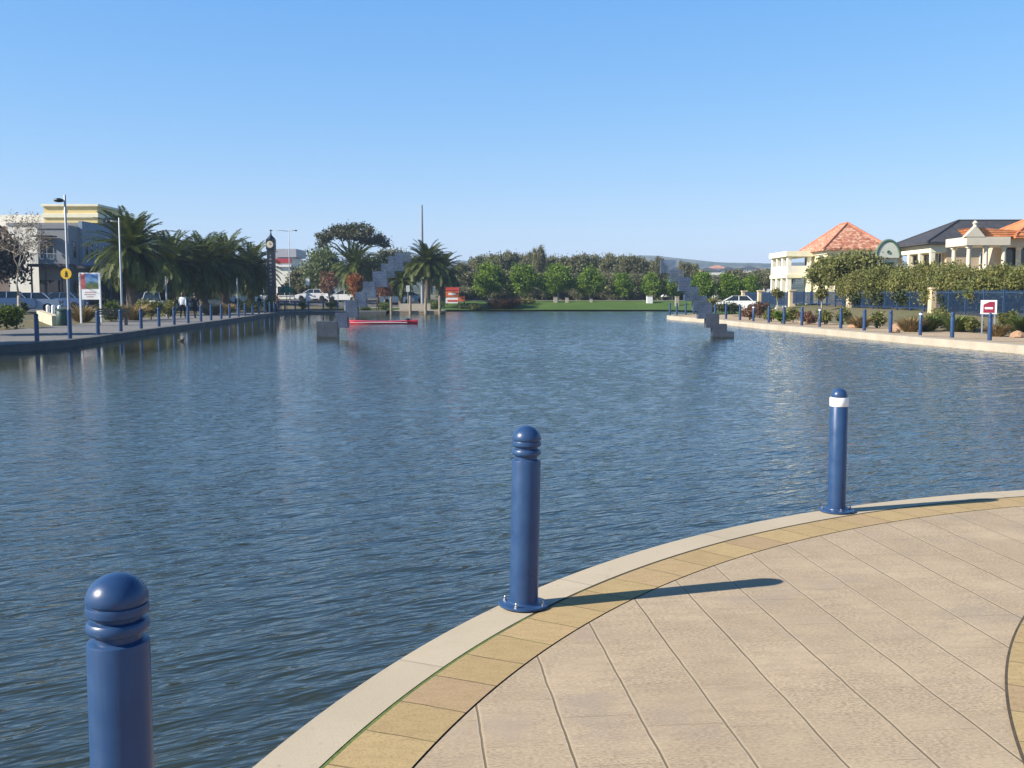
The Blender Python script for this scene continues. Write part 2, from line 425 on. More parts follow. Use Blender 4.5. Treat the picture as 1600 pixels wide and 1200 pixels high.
# ---------------------------------------------------------------- lake outline and ground height
DC, DR = Vector((6.2, 1.4)), 7.41           # the round deck the photographer stands on
LEFT = [(-15.2, -4), (-16.4, 12), (-16.9, 25), (-16.6, 31.5), (-15.7, 34.5), (-15.85, 38.8), (-16.8, 46.3), (-18.0, 61.4), (-19.0, 71), (-19.8, 80), (-21.0, 90), (-20.9, 97), (-19.4, 98.6)]
FARQ = [(-19.4, 98.6), (-12.2, 99.2)]
FARB = [(-12.2, 99.2), (-9.5, 106), (-7.3, 113), (-4, 115), (2, 115.6), (10, 115.2), (17, 115), (20, 108), (18.5, 96), (15.0, 86)]
RIGHT = [(15.0, 86), (11.9, 79.5), (11.6, 77.3), (12.2, 72), (13.0, 67), (13.6, 56), (14.4, 49), (15.0, 40), (16.1, 32), (17.0, 22), (17.2, 10), (15.5, 4.5)]
def resample(pl, step=1.0):
    out = []
    for a, b in zip(pl[:-1], pl[1:]):
        a, b = Vector(a), Vector(b); n = max(1, int((b - a).length / step))
        out += [a.lerp(b, i / n) for i in range(n)]
    out.append(Vector(pl[-1])); return out
def smooth(pl, it=3):
    p = [v.copy() for v in pl]
    for _ in range(it): p = [p[0]] + [(p[i-1] + p[i] * 2 + p[i+1]) / 4 for i in range(1, len(p) - 1)] + [p[-1]]
    return p
left_l, farq_l, farb_l, right_l = [smooth(resample(p)) for p in (LEFT, FARQ, FARB, RIGHT)]
arc = [DC + Vector((math.cos(R(a)), math.sin(R(a)))) * DR for a in range(8, 214, 4)]
LAKE = np.array([tuple(p) for p in left_l[:-1] + farq_l[:-1] + farb_l[:-1] + right_l + arc])
def lake_dist(x, y):
    """signed distance to the shore, positive on land (numpy arrays)"""
    P = np.stack([np.ravel(x), np.ravel(y)], 1); A = LAKE; B = np.roll(LAKE, -1, 0)
    dmin = np.full(len(P), 1e9); ins = np.zeros(len(P), bool)
    for a, b in zip(A, B):
        ab = b - a; t = np.clip(((P - a) @ ab) / max(ab @ ab, 1e-9), 0, 1)
        dmin = np.minimum(dmin, np.hypot(*(P - a - t[:, None] * ab).T))
        c = ((a[1] > P[:, 1]) != (b[1] > P[:, 1]))
        with np.errstate(divide='ignore', invalid='ignore'):
            xi = (b[0] - a[0]) * (P[:, 1] - a[1]) / (b[1] - a[1] if b[1] != a[1] else 1e-9) + a[0]
        ins ^= c & (P[:, 0] < xi)
    return np.where(ins, -dmin, dmin).reshape(np.shape(x))
def ss(a, b, x): t = np.clip((x - a) / (b - a), 0, 1); return t * t * (3 - 2 * t)
def gz_arr(x, y):
    d = lake_dist(x, y)
    far = ss(102, 112, y) * ss(-11, -5, x) * ss(40, 20, x)
    leftish = ss(4, -6, x)
    base = np.where(x < 0, ss(6, 30, d) * 0.9, ss(4.5, 10, d) * 0.85)
    fz = ss(0.2, 9, d) * 0.95 - 0.12
    z = base * (1 - far) + fz * far
    z = np.where(y < 14, z * ss(2, 14, y), z)
    return z, d
def gz(x, y):
    z, d = gz_arr(np.array([float(x)]), np.array([float(y)])); return float(z[0])

def axis(lo, dlo, dhi, hi, st):
    mid = list(np.arange(dlo, dhi + 1e-6, st)); out = []; s = st; v = dlo
    while v > lo: s *= 1.35; v -= s; out.append(v)
    out = out[::-1] + mid; s = st; v = dhi
    while v < hi: s *= 1.35; v += s; out.append(v)
    return np.array(out)
gx = axis(-2600, -60, 60, 2600, 1.3); gy = axis(-150, -20, 150, 3200, 1.3)
GX, GY = np.meshgrid(gx, gy)
GZ, GD = gz_arr(GX, GY)
far_mask = (GY > 100) & (GX > -9) & (GX < 22)
GZ = np.where(GD < np.where(far_mask, 0.3, 2.6), -1.3, GZ - 0.04)
nx, ny = len(gx), len(gy)
mb = MB(); mb.v = list(zip(GX.ravel().tolist(), GY.ravel().tolist(), GZ.ravel().tolist()))
mb.f = [(j*nx+i, j*nx+i+1, (j+1)*nx+i+1, (j+1)*nx+i) for j in range(ny-1) for i in range(nx-1)]; mb.m = [0] * len(mb.f)
structure(mb.build('ground', M_EARTH, smooth=True))

def water_sheet():
    # wind waves as real relief: many small sines round one wind direction, lower in the lee of the left quay
    x0, x1, y0, y1, st = -24.0, 20.5, -3.0, 117.0, 0.065
    xs = np.arange(x0, x1, st); ys = np.arange(y0, y1, st); A, B = np.meshgrid(xs, ys); A = A.astype(np.float32); B = B.astype(np.float32)
    rng = np.random.default_rng(3); H = np.zeros_like(A)
    for i in range(54):
        lam = 0.22 * (0.8 / 0.22) ** (rng.random() ** 1.4); k = 2 * PI / lam; th = R(112 + rng.normal(0, 22)); amp = 0.0105 * WAVE_H / k * (1.1 if lam < .45 else .6)
        H += np.float32(amp * 3.0) * np.sin(np.float32(k * math.cos(th)) * A + np.float32(k * math.sin(th)) * B + np.float32(rng.random() * 6.28))
    gust = 0.85 + 0.22 * np.sin(A * .11 + B * .05 + 1) * np.sin(B * .083 - A * .04 + 2) + 0.12 * np.sin(B * .21 + A * .07)
    lee = 0.04 + 0.96 * ss(-14, 0, A)
    H = H * gust * lee
    ed = np.minimum(np.minimum(A - x0, x1 - A), np.minimum(B - y0, y1 - B)); H *= np.clip(ed / 1.0, 0, 1)
    nx_, ny_ = len(xs), len(ys); nv = nx_ * ny_
    co = np.empty((nv + 8, 3), np.float32); co[:nv, 0] = A.ravel(); co[:nv, 1] = B.ravel(); co[:nv, 2] = H.ravel() - 0.22
    idx = np.arange(nv, dtype=np.int32).reshape(ny_, nx_); q = np.stack([idx[:-1, :-1], idx[:-1, 1:], idx[1:, 1:], idx[1:, :-1]], -1).reshape(-1, 4)
    # a flat apron carries the water on beneath the banks and behind the deck
    X0, X1, Y0, Y1 = xs[0], xs[-1], ys[0], ys[-1]
    co[nv:] = [(-45, -60, -.22), (45, -60, -.22), (45, 124, -.22), (-45, 124, -.22), (X0, Y0, -.22), (X1, Y0, -.22), (X1, Y1, -.22), (X0, Y1, -.22)]
    ap = np.array([(nv, nv+1, nv+5, nv+4), (nv+1, nv+2, nv+6, nv+5), (nv+2, nv+3, nv+7, nv+6), (nv+3, nv, nv+4, nv+7)], np.int32)
    q = np.concatenate([q, ap]); n = len(q)
    me = bpy.data.meshes.new('lake_water'); me.vertices.add(len(co)); me.vertices.foreach_set('co', co.ravel())
    me.loops.add(n * 4); me.loops.foreach_set('vertex_index', q.ravel()); me.polygons.add(n); me.polygons.foreach_set('loop_start', np.arange(0, n * 4, 4, dtype=np.int32))
    me.polygons.foreach_set('use_smooth', np.ones(n, bool)); me.update(calc_edges=True); me.materials.append(M_WATER)
    o = bpy.data.objects.new('lake_water', me); COL.objects.link(o); return structure(o)
WAVE_H = 0.36
water_sheet()

def offset_line(pl, d, side):
    out = []
    for i, p in enumerate(pl):
        t = (pl[min(i+1, len(pl)-1)] - pl[max(i-1, 0)]).normalized()
        out.append(p + Vector((-t.y, t.x)) * d * side)
    return out
def strip(name, pl, side, d0, d1, z, mat, drape=False, n=1, lift=0.0):
    mb = MB(); rows = [offset_line(pl, d0 + (d1 - d0) * k / n, side) for k in range(n + 1)]
    vs = [(p.x, p.y, (gz(p.x, p.y) + lift) if drape else z) for r in rows for p in r]; m = len(pl)
    mb.add(vs, [(k*m+i, k*m+i+1, (k+1)*m+i+1, (k+1)*m+i) for k in range(n) for i in range(m-1)])
    o = mb.build(name, mat); structure(o)
    me = o.data
    for p in me.polygons:
        if p.normal.z < 0: p.flip()
    return o
def quay_kerb(name, pl, side, mat, w=0.45, top=0.03, bot=-1.25):
    a = offset_line(pl, 0, side); b = offset_line(pl, w, side); mb = MB(); m = len(pl)
    vs = [(p.x, p.y, bot) for p in a] + [(p.x, p.y, top) for p in a] + [(p.x, p.y, top) for p in b] + [(p.x, p.y, bot) for p in b]
    mb.add(vs, [(k*m+i, k*m+i+1, (k+1)*m+i+1, (k+1)*m+i) for k in range(3) for i in range(m-1)] + [(0, m, 2*m, 3*m), (m-1, 4*m-1, 3*m-1, 2*m-1)])
    return structure(mb.build(name, mat))
quay_l = left_l + farq_l[1:]
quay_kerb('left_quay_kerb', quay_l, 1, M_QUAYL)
strip('left_promenade', quay_l, 1, 0.45, 6.3, 0.012, M_LPAVE, n=4)
quay_kerb('right_quay_kerb', right_l, 1, M_QUAY, w=0.5, top=0.05)
strip('right_promenade', right_l, 1, 0.5, 4.9, 0.012, M_RPAVE, n=4)
strip('lawn', farb_l[4:], 1, 0.0, 11, 0, M_LAWN, drape=True, n=10, lift=0.05)
strip('lawn_path', farb_l[9:-12], 1, 8.2, 9.6, 0, M_QUAY, drape=True, n=2, lift=0.10)
strip('car_park_road', [p for p in left_l if p.y > 20], 1, 15, 32, 0, M_ASPHALT, drape=True, n=10, lift=0.02)
rb = MB(); ys = np.linspace(118, 150, 14); xs = np.linspace(-60, -4, 30)
rb.add([(x, y, gz(x, y) + 0.015) for y in ys for x in xs], [(j*30+i, j*30+i+1, (j+1)*30+i+1, (j+1)*30+i) for j in range(13) for i in range(29)])
structure(rb.build('far_road', M_ASPHALT))

# ---------------------------------------------------------------- the deck in front: kerb, border, paving
def ring(name, r0, r1, a0, a1, z, mat, step=0.5, bot=None, c=DC):
    n = int((a1 - a0) / step); mb = MB(); vs = []; uvs = []
    for i in range(n + 1):
        a = R(a0 + (a1 - a0) * i / n); cs = Vector((math.cos(a), math.sin(a)))
        vs += [tuple(c + cs * r0) + (z,), tuple(c + cs * r1) + (z,)]; uvs += [(a * r1, 0), (a * r1, r1 - r0)]
        if bot is not None: vs[-2:] = [tuple(c + cs * r0) + (z,), tuple(c + cs * (r1 - 0.012)) + (z,), tuple(c + cs * r1) + (z - 0.012,), tuple(c + cs * r1) + (bot,)]
    k = 4 if bot is not None else 2
    fs = [(i*k+j, i*k+j+1, (i+1)*k+j+1, (i+1)*k+j) for i in range(n) for j in range(k - 1)]
    me = bpy.data.meshes.new(name); me.from_pydata(vs, [], fs); me.materials.append(mat)
    if bot is None:
        ul = me.uv_layers.new(name='UVMap')
        for l in me.loops: ul.data[l.index].uv = uvs[l.vertex_index]
    o = bpy.data.objects.new(name, me); COL.objects.link(o)
    for p in me.polygons:
        if p.normal.z < -0.1: p.flip()
    me.update()
    return structure(o)
R_J, R_B = 7.165, 6.86
ring('deck_kerb', R_J + 0.010, DR, 2, 214, 0.001, M_KERB, bot=-1.4)
ring('kerb_joint', R_J - 0.012, R_J + 0.012, 2, 214, -0.0015, M_MOSS)
ring('deck_border', R_B + 0.006, R_J - 0.008, 2, 214, 0.0, M_BORDER)
ring('border_joint', R_B - 0.012, R_B + 0.012, 2, 214, -0.005, simple('dark_joint', (0.07, 0.055, 0.035), 0.95, 0.4, 20))
pv = MB(); n = 160
pts = [tuple(DC + Vector((math.cos(R(2 + 212 * i / n)), math.sin(R(2 + 212 * i / n)))) * (R_B - 0.004)) + (0.0,) for i in range(n + 1)]
pts += [(-1.0, -14, 0), (30, -14, 0), (30, 1.5, 0)]
pv.add(pts, [tuple(range(len(pts)))])
structure(pv.build('deck_paving', M_PAVE))
IC, IR = Vector((7.517, 1.662)), 5.986
ring('inner_band', IR - 0.42, IR, 78, 285, 0.008, M_BORDER, c=IC)
ring('inner_band_joint', IR - 0.004, IR + 0.012, 78, 285, 0.005, MATS['dark_joint'], c=IC)

# ---------------------------------------------------------------- bollards
def bollard_mesh(light=False, r=0.076):
    k = r / 0.076
    if not light:
        post = [(.076,.012),(.076,.774),(.0745,.779),(.071,.781),(.058,.784)]
        cap = [(.058,.784),(.058,.802),(.071,.805),(.0755,.811),(.076,.818),(.0755,.829),(.071,.835),(.058,.838),(.058,.848),(.071,.851),(.0755,.856),(.076,.862),(.076,.874),(.0745,.878),(.0695,.879),(.0695,.884),(.0745,.885),(.076,.889)]
        cap += [(.076 * math.cos(R(a)), .889 + .070 * math.sin(R(a))) for a in (10, 20, 30, 42, 54, 66, 76, 84, 88.5)]
        band = None
    else:
        post = [(.066,.012),(.066,.80),(.064,.803)]
        band = [(.0675,.803),(.0695,.806),(.0695,.867),(.0675,.870)]
        cap = [(.056,.870),(.056,.876),(.060,.878)] + [(.060 * math.cos(R(a)), .882 + .058 * math.sin(R(a))) for a in (2, 12, 24, 36, 48, 60, 72, 82, 88.5)]
    return post, band, cap
def make_bollard(label, loc, light=False, full=True, group=None, n=32):
    t = thing('bollard', label, 'bollard', loc, 0, group)
    post, band, cap = bollard_mesh(light)
    MB().lathe(post, n).build('post', M_BLUE, t, smooth=True, auto=35)
    MB().lathe(cap, n).build('cap', M_BLUE, t, smooth=True, auto=35)
    if band: MB().lathe(band, n).build('light_band', M_LENS, t, smooth=True, auto=35)
    if full:
        MB().lathe([(.13,.0),(.134,.003),(.134,.010),(.131,.013),(.085,.013),(.079,.017),(.0765,.024)], 40).build('base_plate', M_BLUE, t, smooth=True, auto=35)
        for a in (40, 130, 220, 310):
            b = MB(); x, y = .107 * math.cos(R(a)), .107 * math.sin(R(a))
            b.lathe([(.011,.013),(.011,.021),(.009,.022)], 6, x, y); b.lathe([(.006,.022),(.006,.034),(.005,.036)], 8, x, y)
            b.build('bolt', M_STEEL, t)
    return t
gB = 'bollards along the edge of the round deck'
b1 = make_bollard('large blue ringed bollard nearest the camera, its foot out of the picture', (-1.014, 2.565, 0.004), group=gB)
b1.rotation_euler = (R(0.3), R(0.2), R(12)); b1.scale = (1.02, 1.02, 0.978)
b2 = make_bollard('blue bollard with ringed domed head, middle of the three on the deck edge', (0.062, 5.32, 0.006), group=gB)
b2.rotation_euler = (0, R(1.1), R(28))
b3 = make_bollard('slim blue bollard with a white light band under its dome, on deck edge', (2.475, 7.70, 0.006), light=True, group=gB)
b3.rotation_euler = (0, R(-0.3), R(50))

ORD = ['first','second','third','fourth','fifth','sixth','seventh','eighth','ninth','tenth','eleventh','twelfth','thirteenth','fourteenth','fifteenth','sixteenth','seventeenth','eighteenth','nineteenth','twentieth','twenty-first','twenty-second','twenty-third','twenty-fourth','twenty-fifth','twenty-sixth','twenty-seventh','twenty-eighth','twenty-ninth','thirtieth']
proto = make_bollard('', (0, 0, 0), full=False, n=14); proto_l = make_bollard('', (0, 0, 0), light=True, full=False, n=14)
used = {0: False, 1: False}
def shore_bollard(x, y, label, group, light=False):
    src = proto_l if light else proto
    if not used[int(light)]:
        used[int(light)] = True; src.location = (x, y, 0.05); src['label'] = label; src['group'] = group; return src
    return dup(src, (x, y, 0.05), random.uniform(0, 6), label, group)
random.seed(4)
left_px = [55, 151, 187, 219, 247, 271, 293, 313, 329, 345, 358, 372, 382, 394, 404, 413, 421, 428, 435, 445]
lb_off = offset_line(left_l, 0.35, 1); rb_off = offset_line(right_l, 0.9, 1)
def on_line(pl, px, ymin=25):
    s = (px - 800) / 1600 / math.cos(PITCH)   # refined below with the true projection
    best = None
    for a, b in zip(pl[:-1], pl[1:]):
        if a.y < ymin: continue
        fa, fb = a.x - X(px, a.y), b.x - X(px, b.y)
        if fa * fb <= 0:
            t = fa / (fa - fb) if fa != fb else 0; best = a.lerp(b, t); break
    return best
k = 0
for px in left_px:
    p = on_line(lb_off, px)
    if p is None: continue
    shore_bollard(p.x, p.y, f'{ORD[k]} small blue bollard along the left quay, counted from the near end', 'bollards along the left quay'); k += 1
for k, px in enumerate([460, 481, 504, 526]):
    Yq = 98.9; shore_bollard(X(px, Yq), Yq + 0.3, f'{ORD[k]} bollard from the left on the straight quay at the far end of the lake', 'bollards along the far quay')
k = 0
right_px = [1549, 1490, 1440, 1393, 1352, 1315, 1282, 1254, 1226, 1202, 1178, 1157, 1135, 1118, 1085, 1072, 1058, 1047]
for px in right_px:
    p = on_line(rb_off, px) if px > 1060 else Vector((X(px, 78.2), 78.2))
    if p is None: continue
    li = px in (1440, 1282, 1178)
    shore_bollard(p.x, p.y, (f'{ORD[k]} blue bollard along the right bank from the near end' + (', with a white light band' if li else ', plain blue')), 'bollards along the right bank', li); k += 1

# ---------------------------------------------------------------- foliage makers
def quads_obj(name, Q, T, mat, parent=None, loc=None):
    """Q (N,4,3) leaf faces, T (N,) tint"""
    n = len(Q); me = bpy.data.meshes.new(name)
    me.vertices.add(n * 4); me.vertices.foreach_set('co', Q.reshape(-1).astype(np.float32))
    me.loops.add(n * 4); me.loops.foreach_set('vertex_index', np.arange(n * 4, dtype=np.int32))
    me.polygons.add(n); me.polygons.foreach_set('loop_start', np.arange(0, n * 4, 4, dtype=np.int32))
    at = me.attributes.new('tint', 'FLOAT', 'FACE'); at.data.foreach_set('value', T.astype(np.float32))
    me.update(calc_edges=True); me.materials.append(mat)
    o = bpy.data.objects.new(name, me); COL.objects.link(o)
    if parent: o.parent = parent
    if loc: o.location = loc
    return o
def leaves(rng, lobes, clumps, per, cr, leaf, droop=0.0, shell=0.55, aspect=0.55, zsq=0.8):
    """lobes: (cx,cy,cz,rx,ry,rz); leaf faces gathered in clumps spread through the crown's volume"""
    lob = np.array(lobes, float); vol = lob[:, 3] * lob[:, 4] * lob[:, 5]
    pick = rng.choice(len(lob), clumps, p=vol / vol.sum())
    d = rng.normal(size=(clumps, 3)); d /= np.linalg.norm(d, axis=1)[:, None]
    r = (shell + (1 - shell) * rng.random(clumps)) * (0.88 + 0.24 * rng.random(clumps))
    C = lob[pick, :3] + d * r[:, None] * lob[pick, 3:]
    tint = np.clip(rng.normal(0.5, 0.24, clumps), 0, 1)
    crr = cr * (0.6 + 0.8 * rng.random(clumps))
    P = np.repeat(C, per, 0) + rng.normal(size=(clumps * per, 3)) * np.repeat(crr, per)[:, None] * np.array([1, 1, zsq]) * 0.55
    T = np.clip(np.repeat(tint, per) + rng.normal(0, 0.10, clumps * per), 0, 1)
    n = clumps * per
    a = rng.normal(size=(n, 3)); a[:, 2] -= droop; a /= np.linalg.norm(a, axis=1)[:, None]
    b = np.cross(a, rng.normal(size=(n, 3))); b /= np.linalg.norm(b, axis=1)[:, None] + 1e-9
    s = leaf * (0.6 + 0.8 * rng.random(n)); a *= s[:, None] * 0.5; b *= s[:, None] * 0.5 * aspect
    Q = np.stack([P - a, P + b - a * 0.15, P + a, P - b - a * 0.15], 1)
    return Q, T
M_BARK = simple('bark', (0.13, 0.10, 0.075), 0.9, 0.35, 6, 0.5, stretch=(1, 1, 0.25))
M_PBARK = simple('palm_bark', (0.12, 0.09, 0.065), 0.9, 0.4, 5, 0.8, stretch=(1, 1, 3))
M_PALEBARK = simple('pale_bark', (0.33, 0.29, 0.25), 0.85, 0.3, 4, 0.3, stretch=(1, 1, 0.3))

def limbs(mb, rng, h0, h1, spread, n, r0):
    for i in range(n):
        a = 2 * PI * (i + rng.random() * 0.6) / n; e = spread * (0.5 + 0.5 * rng.random())
        p0 = Vector((0, 0, h0 * (0.75 + 0.25 * rng.random())))
        p2 = Vector((e * math.cos(a), e * math.sin(a), h1 * (0.75 + 0.25 * rng.random())))
        p1 = p0.lerp(p2, 0.5) + Vector((0, 0, 0.12 * (h1 - h0)))
        mb.tube([p0, p1, p2], [r0 * 0.55, r0 * 0.36, r0 * 0.12], 6)
def make_tree(name, label, cat, loc, rng, lobes, clumps, per, cr, leaf, mat, trunk_h, trunk_r, top, spread, bark=None, group=None, droop=0.0, shell=0.5, nl=6):
    t = thing(name, label, cat, loc, 0, group)
    mb = MB(); mb.tube([(0, 0, -0.3), (0.02, 0, trunk_h * 0.5), (0.0, 0.03, trunk_h), (0.02, 0, top * 0.8)], [trunk_r * 1.25, trunk_r, trunk_r * 0.8, trunk_r * 0.25], 8)
    limbs(mb, rng, trunk_h, top * 0.9, spread, nl, trunk_r)
    mb.build('trunk', bark or M_BARK, t, smooth=True)
    Q, T = leaves(rng, lobes, clumps, per, cr, leaf, droop, shell)
    quads_obj('crown', Q, T, mat, t)
    return t
def blob_lobes(rng, rx, ry, rz, cz, n, k=0.55):
    L_ = [(0, 0, cz, rx * 0.8, ry * 0.8, rz * 0.85)]
    for i in range(n):
        a = rng.random() * 2 * PI; e = rng.uniform(-0.6, 0.8)
        L_.append((rx * 0.62 * math.cos(a), ry * 0.62 * math.sin(a), cz + rz * 0.6 * e, rx * k * rng.uniform(.7, 1.1), ry * k * rng.uniform(.7, 1.1), rz * k * rng.uniform(.7, 1.1)))
    return L_

def make_palm(label, loc, H, length, seed, group='palms by the lake', nf=64, trunk_r=0.38, e1=-64):
    rng = np.random.default_rng(seed)
    t = thing('palm_tree', label, 'palm', loc, 0, group)
    mb = MB(); pr = []
    for i in range(26):
        z = -0.3 + (H + 0.3) * i / 25; r = trunk_r * (1.15 if i < 2 else 1.0) * (1 + 0.06 * (i % 2)); r *= 1.35 if i > 21 else 1
        pr.append((r, z))
    mb.lathe(pr, 14); mb.build('trunk', M_PBARK, t, smooth=True)
    def fronds(n, e0, e1, ln, droop, name, mat, wid):
        QS = []; TS = []
        for k in range(n):
            az = 2.39996 * k + rng.normal(0, 0.12); q = (k + 0.5) / n
            el = R(e0 + (e1 - e0) * q ** 0.9 + rng.normal(0, 4)); Lf = ln * rng.uniform(0.86, 1.1)
            hd = np.array([math.cos(az), math.sin(az), 0]); p = np.array([0, 0, H]) + hd * trunk_r * 0.5; ns = 24; seg = Lf / ns
            side = np.array([-hd[1], hd[0], 0]); e = el; tint = np.clip(rng.normal(0.5, 0.22), 0, 1)
            bend = droop * rng.uniform(0.8, 1.25); twist = rng.normal(0, 0.25)
            for s in range(ns):
                u = s / ns; e = el - bend * u ** 1.5
                d = hd * math.cos(e) + np.array([0, 0, math.sin(e)]); up = np.cross(side, d); up = -up if up[2] < 0 else up
                q2 = p + d * seg; w = 0.028 * (1 - 0.8 * u) + 0.006
                QS.append([p - side * w, p + side * w, q2 + side * w, q2 - side * w]); TS.append(min(1, tint + 0.25))
                if u > 0.08:
                    ll = Lf * 0.155 * (math.sin(PI * min(1, (u * 0.92 + 0.06))) ** 0.55 + 0.1)
                    for sg in (-1, 1):
                        for half in (0.0, 0.5):
                            o = p + d * seg * half
                            ld = side * sg * 0.80 + d * 0.55 + up * (0.28 + sg * twist * 0.4) + rng.normal(0, 0.07, 3); ld /= np.linalg.norm(ld)
                            tip = o + ld * ll; tip[2] -= ll * 0.18; mid = o + ld * ll * 0.45
                            ww = d * wid
                            QS.append([o - ww * .4, mid - ww, tip, mid + ww]); TS.append(np.clip(tint + rng.normal(0, .1), 0, 1))
                p = q2
        quads_obj(name, np.array(QS), np.array(TS), mat, t)
    fronds(int(nf * 1.6), 87, e1, length, 0.95, 'crown', leaf_mat('palm_leaf', (0.022, 0.046, 0.011), (0.13, 0.155, 0.038), 0.2), 0.048)
    fronds(14, -40, -68, length * 0.62, 0.35, 'dry_skirt', leaf_mat('palm_dry', (0.12, 0.085, 0.03), (0.25, 0.17, 0.06), 0.1), 0.04)
    return t

# palms: left bank, then the two clumps beyond the far quay
def palm_at(px, top_py, Y, label, seed, length=3.1, up=0.93, **k):
    x = X(px, Y); z0 = gz(x, Y); H = Z(top_py, Y) - z0 - length * up
    return make_palm(label, (x, Y, z0), max(H, 1.4), length, seed, **k)
palm_at(207, 324, 80, 'tallest palm with a full round crown, nearest on the left bank', 1, 3.5, nf=84, trunk_r=0.45)
palm_at(268, 358, 92, 'second palm on the left bank, right of the tall one', 2, 3.3)
palm_at(318, 356, 96, 'broad dark palm left of the middle of the left bank row', 3, 3.5)
palm_at(352, 358, 101, 'palm with arching fronds behind two walking people', 4, 3.4)
palm_at(392, 372, 106, 'last palm of the left bank row, beside the black clock tower', 5, 3.3)
palm_at(556, 376, 128, 'palm under the umbrella-shaped pine beyond the far quay', 6, 3.5)
palm_at(668, 374, 116, 'sunlit palm in front of the tall mast', 7, 2.9, nf=60, e1=-42, trunk_r=.32)
palm_at(690, 388, 124, 'darker palm just right of the mast', 8, 2.9, nf=56, e1=-45, trunk_r=.32)
palm_at(626, 412, 122, 'short palm with a pale bare trunk left of the mast', 9, 2.2, nf=40, trunk_r=0.26)

# round street trees on the far lawn
M_GREEN = leaf_mat('bright_leaf', (0.055, 0.12, 0.014), (0.22, 0.31, 0.035), 0.35)
M_GUM = leaf_mat('gum_leaf', (0.085, 0.095, 0.045), (0.21, 0.20, 0.105), 0.25)
M_OLIVE = leaf_mat('olive_leaf', (0.085, 0.105, 0.028), (0.24, 0.235, 0.07), 0.3)
M_YELLOWG = leaf_mat('yellow_green_leaf', (0.11, 0.118, 0.034), (0.25, 0.24, 0.072), 0.3)
M_DARKL = leaf_mat('dark_leaf', (0.020, 0.034, 0.012), (0.055, 0.072, 0.025), 0.15)
M_WILLOW = leaf_mat('willow_leaf', (0.065, 0.095, 0.035), (0.15, 0.18, 0.07), 0.3)
M_RUST = leaf_mat('rust_leaf', (0.17, 0.055, 0.022), (0.36, 0.135, 0.035), 0.3)
M_REDB = leaf_mat('red_bush_leaf', (0.10, 0.055, 0.035), (0.22, 0.11, 0.065), 0.2)
M_DRY = leaf_mat('dry_grass_leaf', (0.19, 0.135, 0.06), (0.36, 0.27, 0.13), 0.25)
M_SHRUB = leaf_mat('shrub_leaf', (0.065, 0.10, 0.02), (0.17, 0.20, 0.045), 0.25)

rngR = np.random.default_rng(11)
def pear_lobes(rng):
    L_ = [(0, 0, 2.5, 1.5, 1.5, 1.5)]
    for i in range(7):
        a = rng.random() * 2 * PI; L_.append((1.05 * math.cos(a), 1.05 * math.sin(a), 2.1 + rng.uniform(-.5, .8), .75, .75, .95))
    for i in range(5):
        a = rng.random() * 2 * PI; L_.append((0.55 * math.cos(a), 0.55 * math.sin(a), 3.9 + rng.uniform(-.2, .45), .5, .5, .75))
    return L_
pears = []
for i in range(3):
    rng = np.random.default_rng(20 + i)
    pears.append(make_tree('street_tree', '', 'tree', (0, 0, 0), rng, pear_lobes(rng), 170, 46, 0.5, 0.27, M_GREEN, 1.1, 0.10, 4.2, 1.1, M_PALEBARK, shell=0.45, droop=0.5))
pear_spec = [(765, 407, 58), (817, 409, 54), (872, 409, 54), (921, 414, 52), (972, 424, 38), (1018, 424, 38), (1046, 432, 30), (1098, 420, 44), (1140, 424, 46), (1172, 428, 38)]
seen = set()
for i, (px, top, wpx) in enumerate(pear_spec):
    Y = 129 if i < 7 else 112
    x = X(px, Y); z0 = gz(x, Y); h = Z(top, Y) - z0; wd = wpx / 1600 * Y
    lab = f'{ORD[i]} bright green rounded tree from the left along the far lawn'
    sc = (wd / 3.9, wd / 3.9, h / 4.95)
    if i < 3: o = pears[i]; o.location = (x, Y, z0); o['label'] = lab; o['group'] = 'round green trees along the far lawn'; o.scale = sc
    else: dup(pears[i % 3], (x, Y, z0), i * 1.7, lab, 'round green trees along the far lawn', sc)

# gum trees behind
gums = []
for i in range(4):
    rng = np.random.default_rng(40 + i)
    lob = blob_lobes(rng, 3.4, 3.2, 2.6, 5.4, 9, 0.5)
    gums.append(make_tree('gum_tree', '', 'tree', (0, 0, 0), rng, lob, 190, 52, 0.8, 0.42, M_GUM, 2.6, 0.22, 7.0, 2.4, M_PALEBARK, shell=0.4, droop=0.6))
gspec = [(722, 408, 50), (752, 398, 48), (782, 394, 46), (806, 392, 40), (828, 391, 36), (842, 384, 26), (866, 398, 44), (898, 396, 52), (930, 395, 54), (958, 396, 50), (984, 397, 46), (1003, 402, 50), (1028, 398, 30),
         (735, 424, 60), (800, 420, 60), (850, 424, 60), (895, 425, 60), (945, 424, 60), (990, 426, 60), (1075, 408, 34), (700, 425, 44), (612, 388, 60), (590, 400, 46), (640, 402, 50), (1152, 418, 44), (1196, 424, 36)]
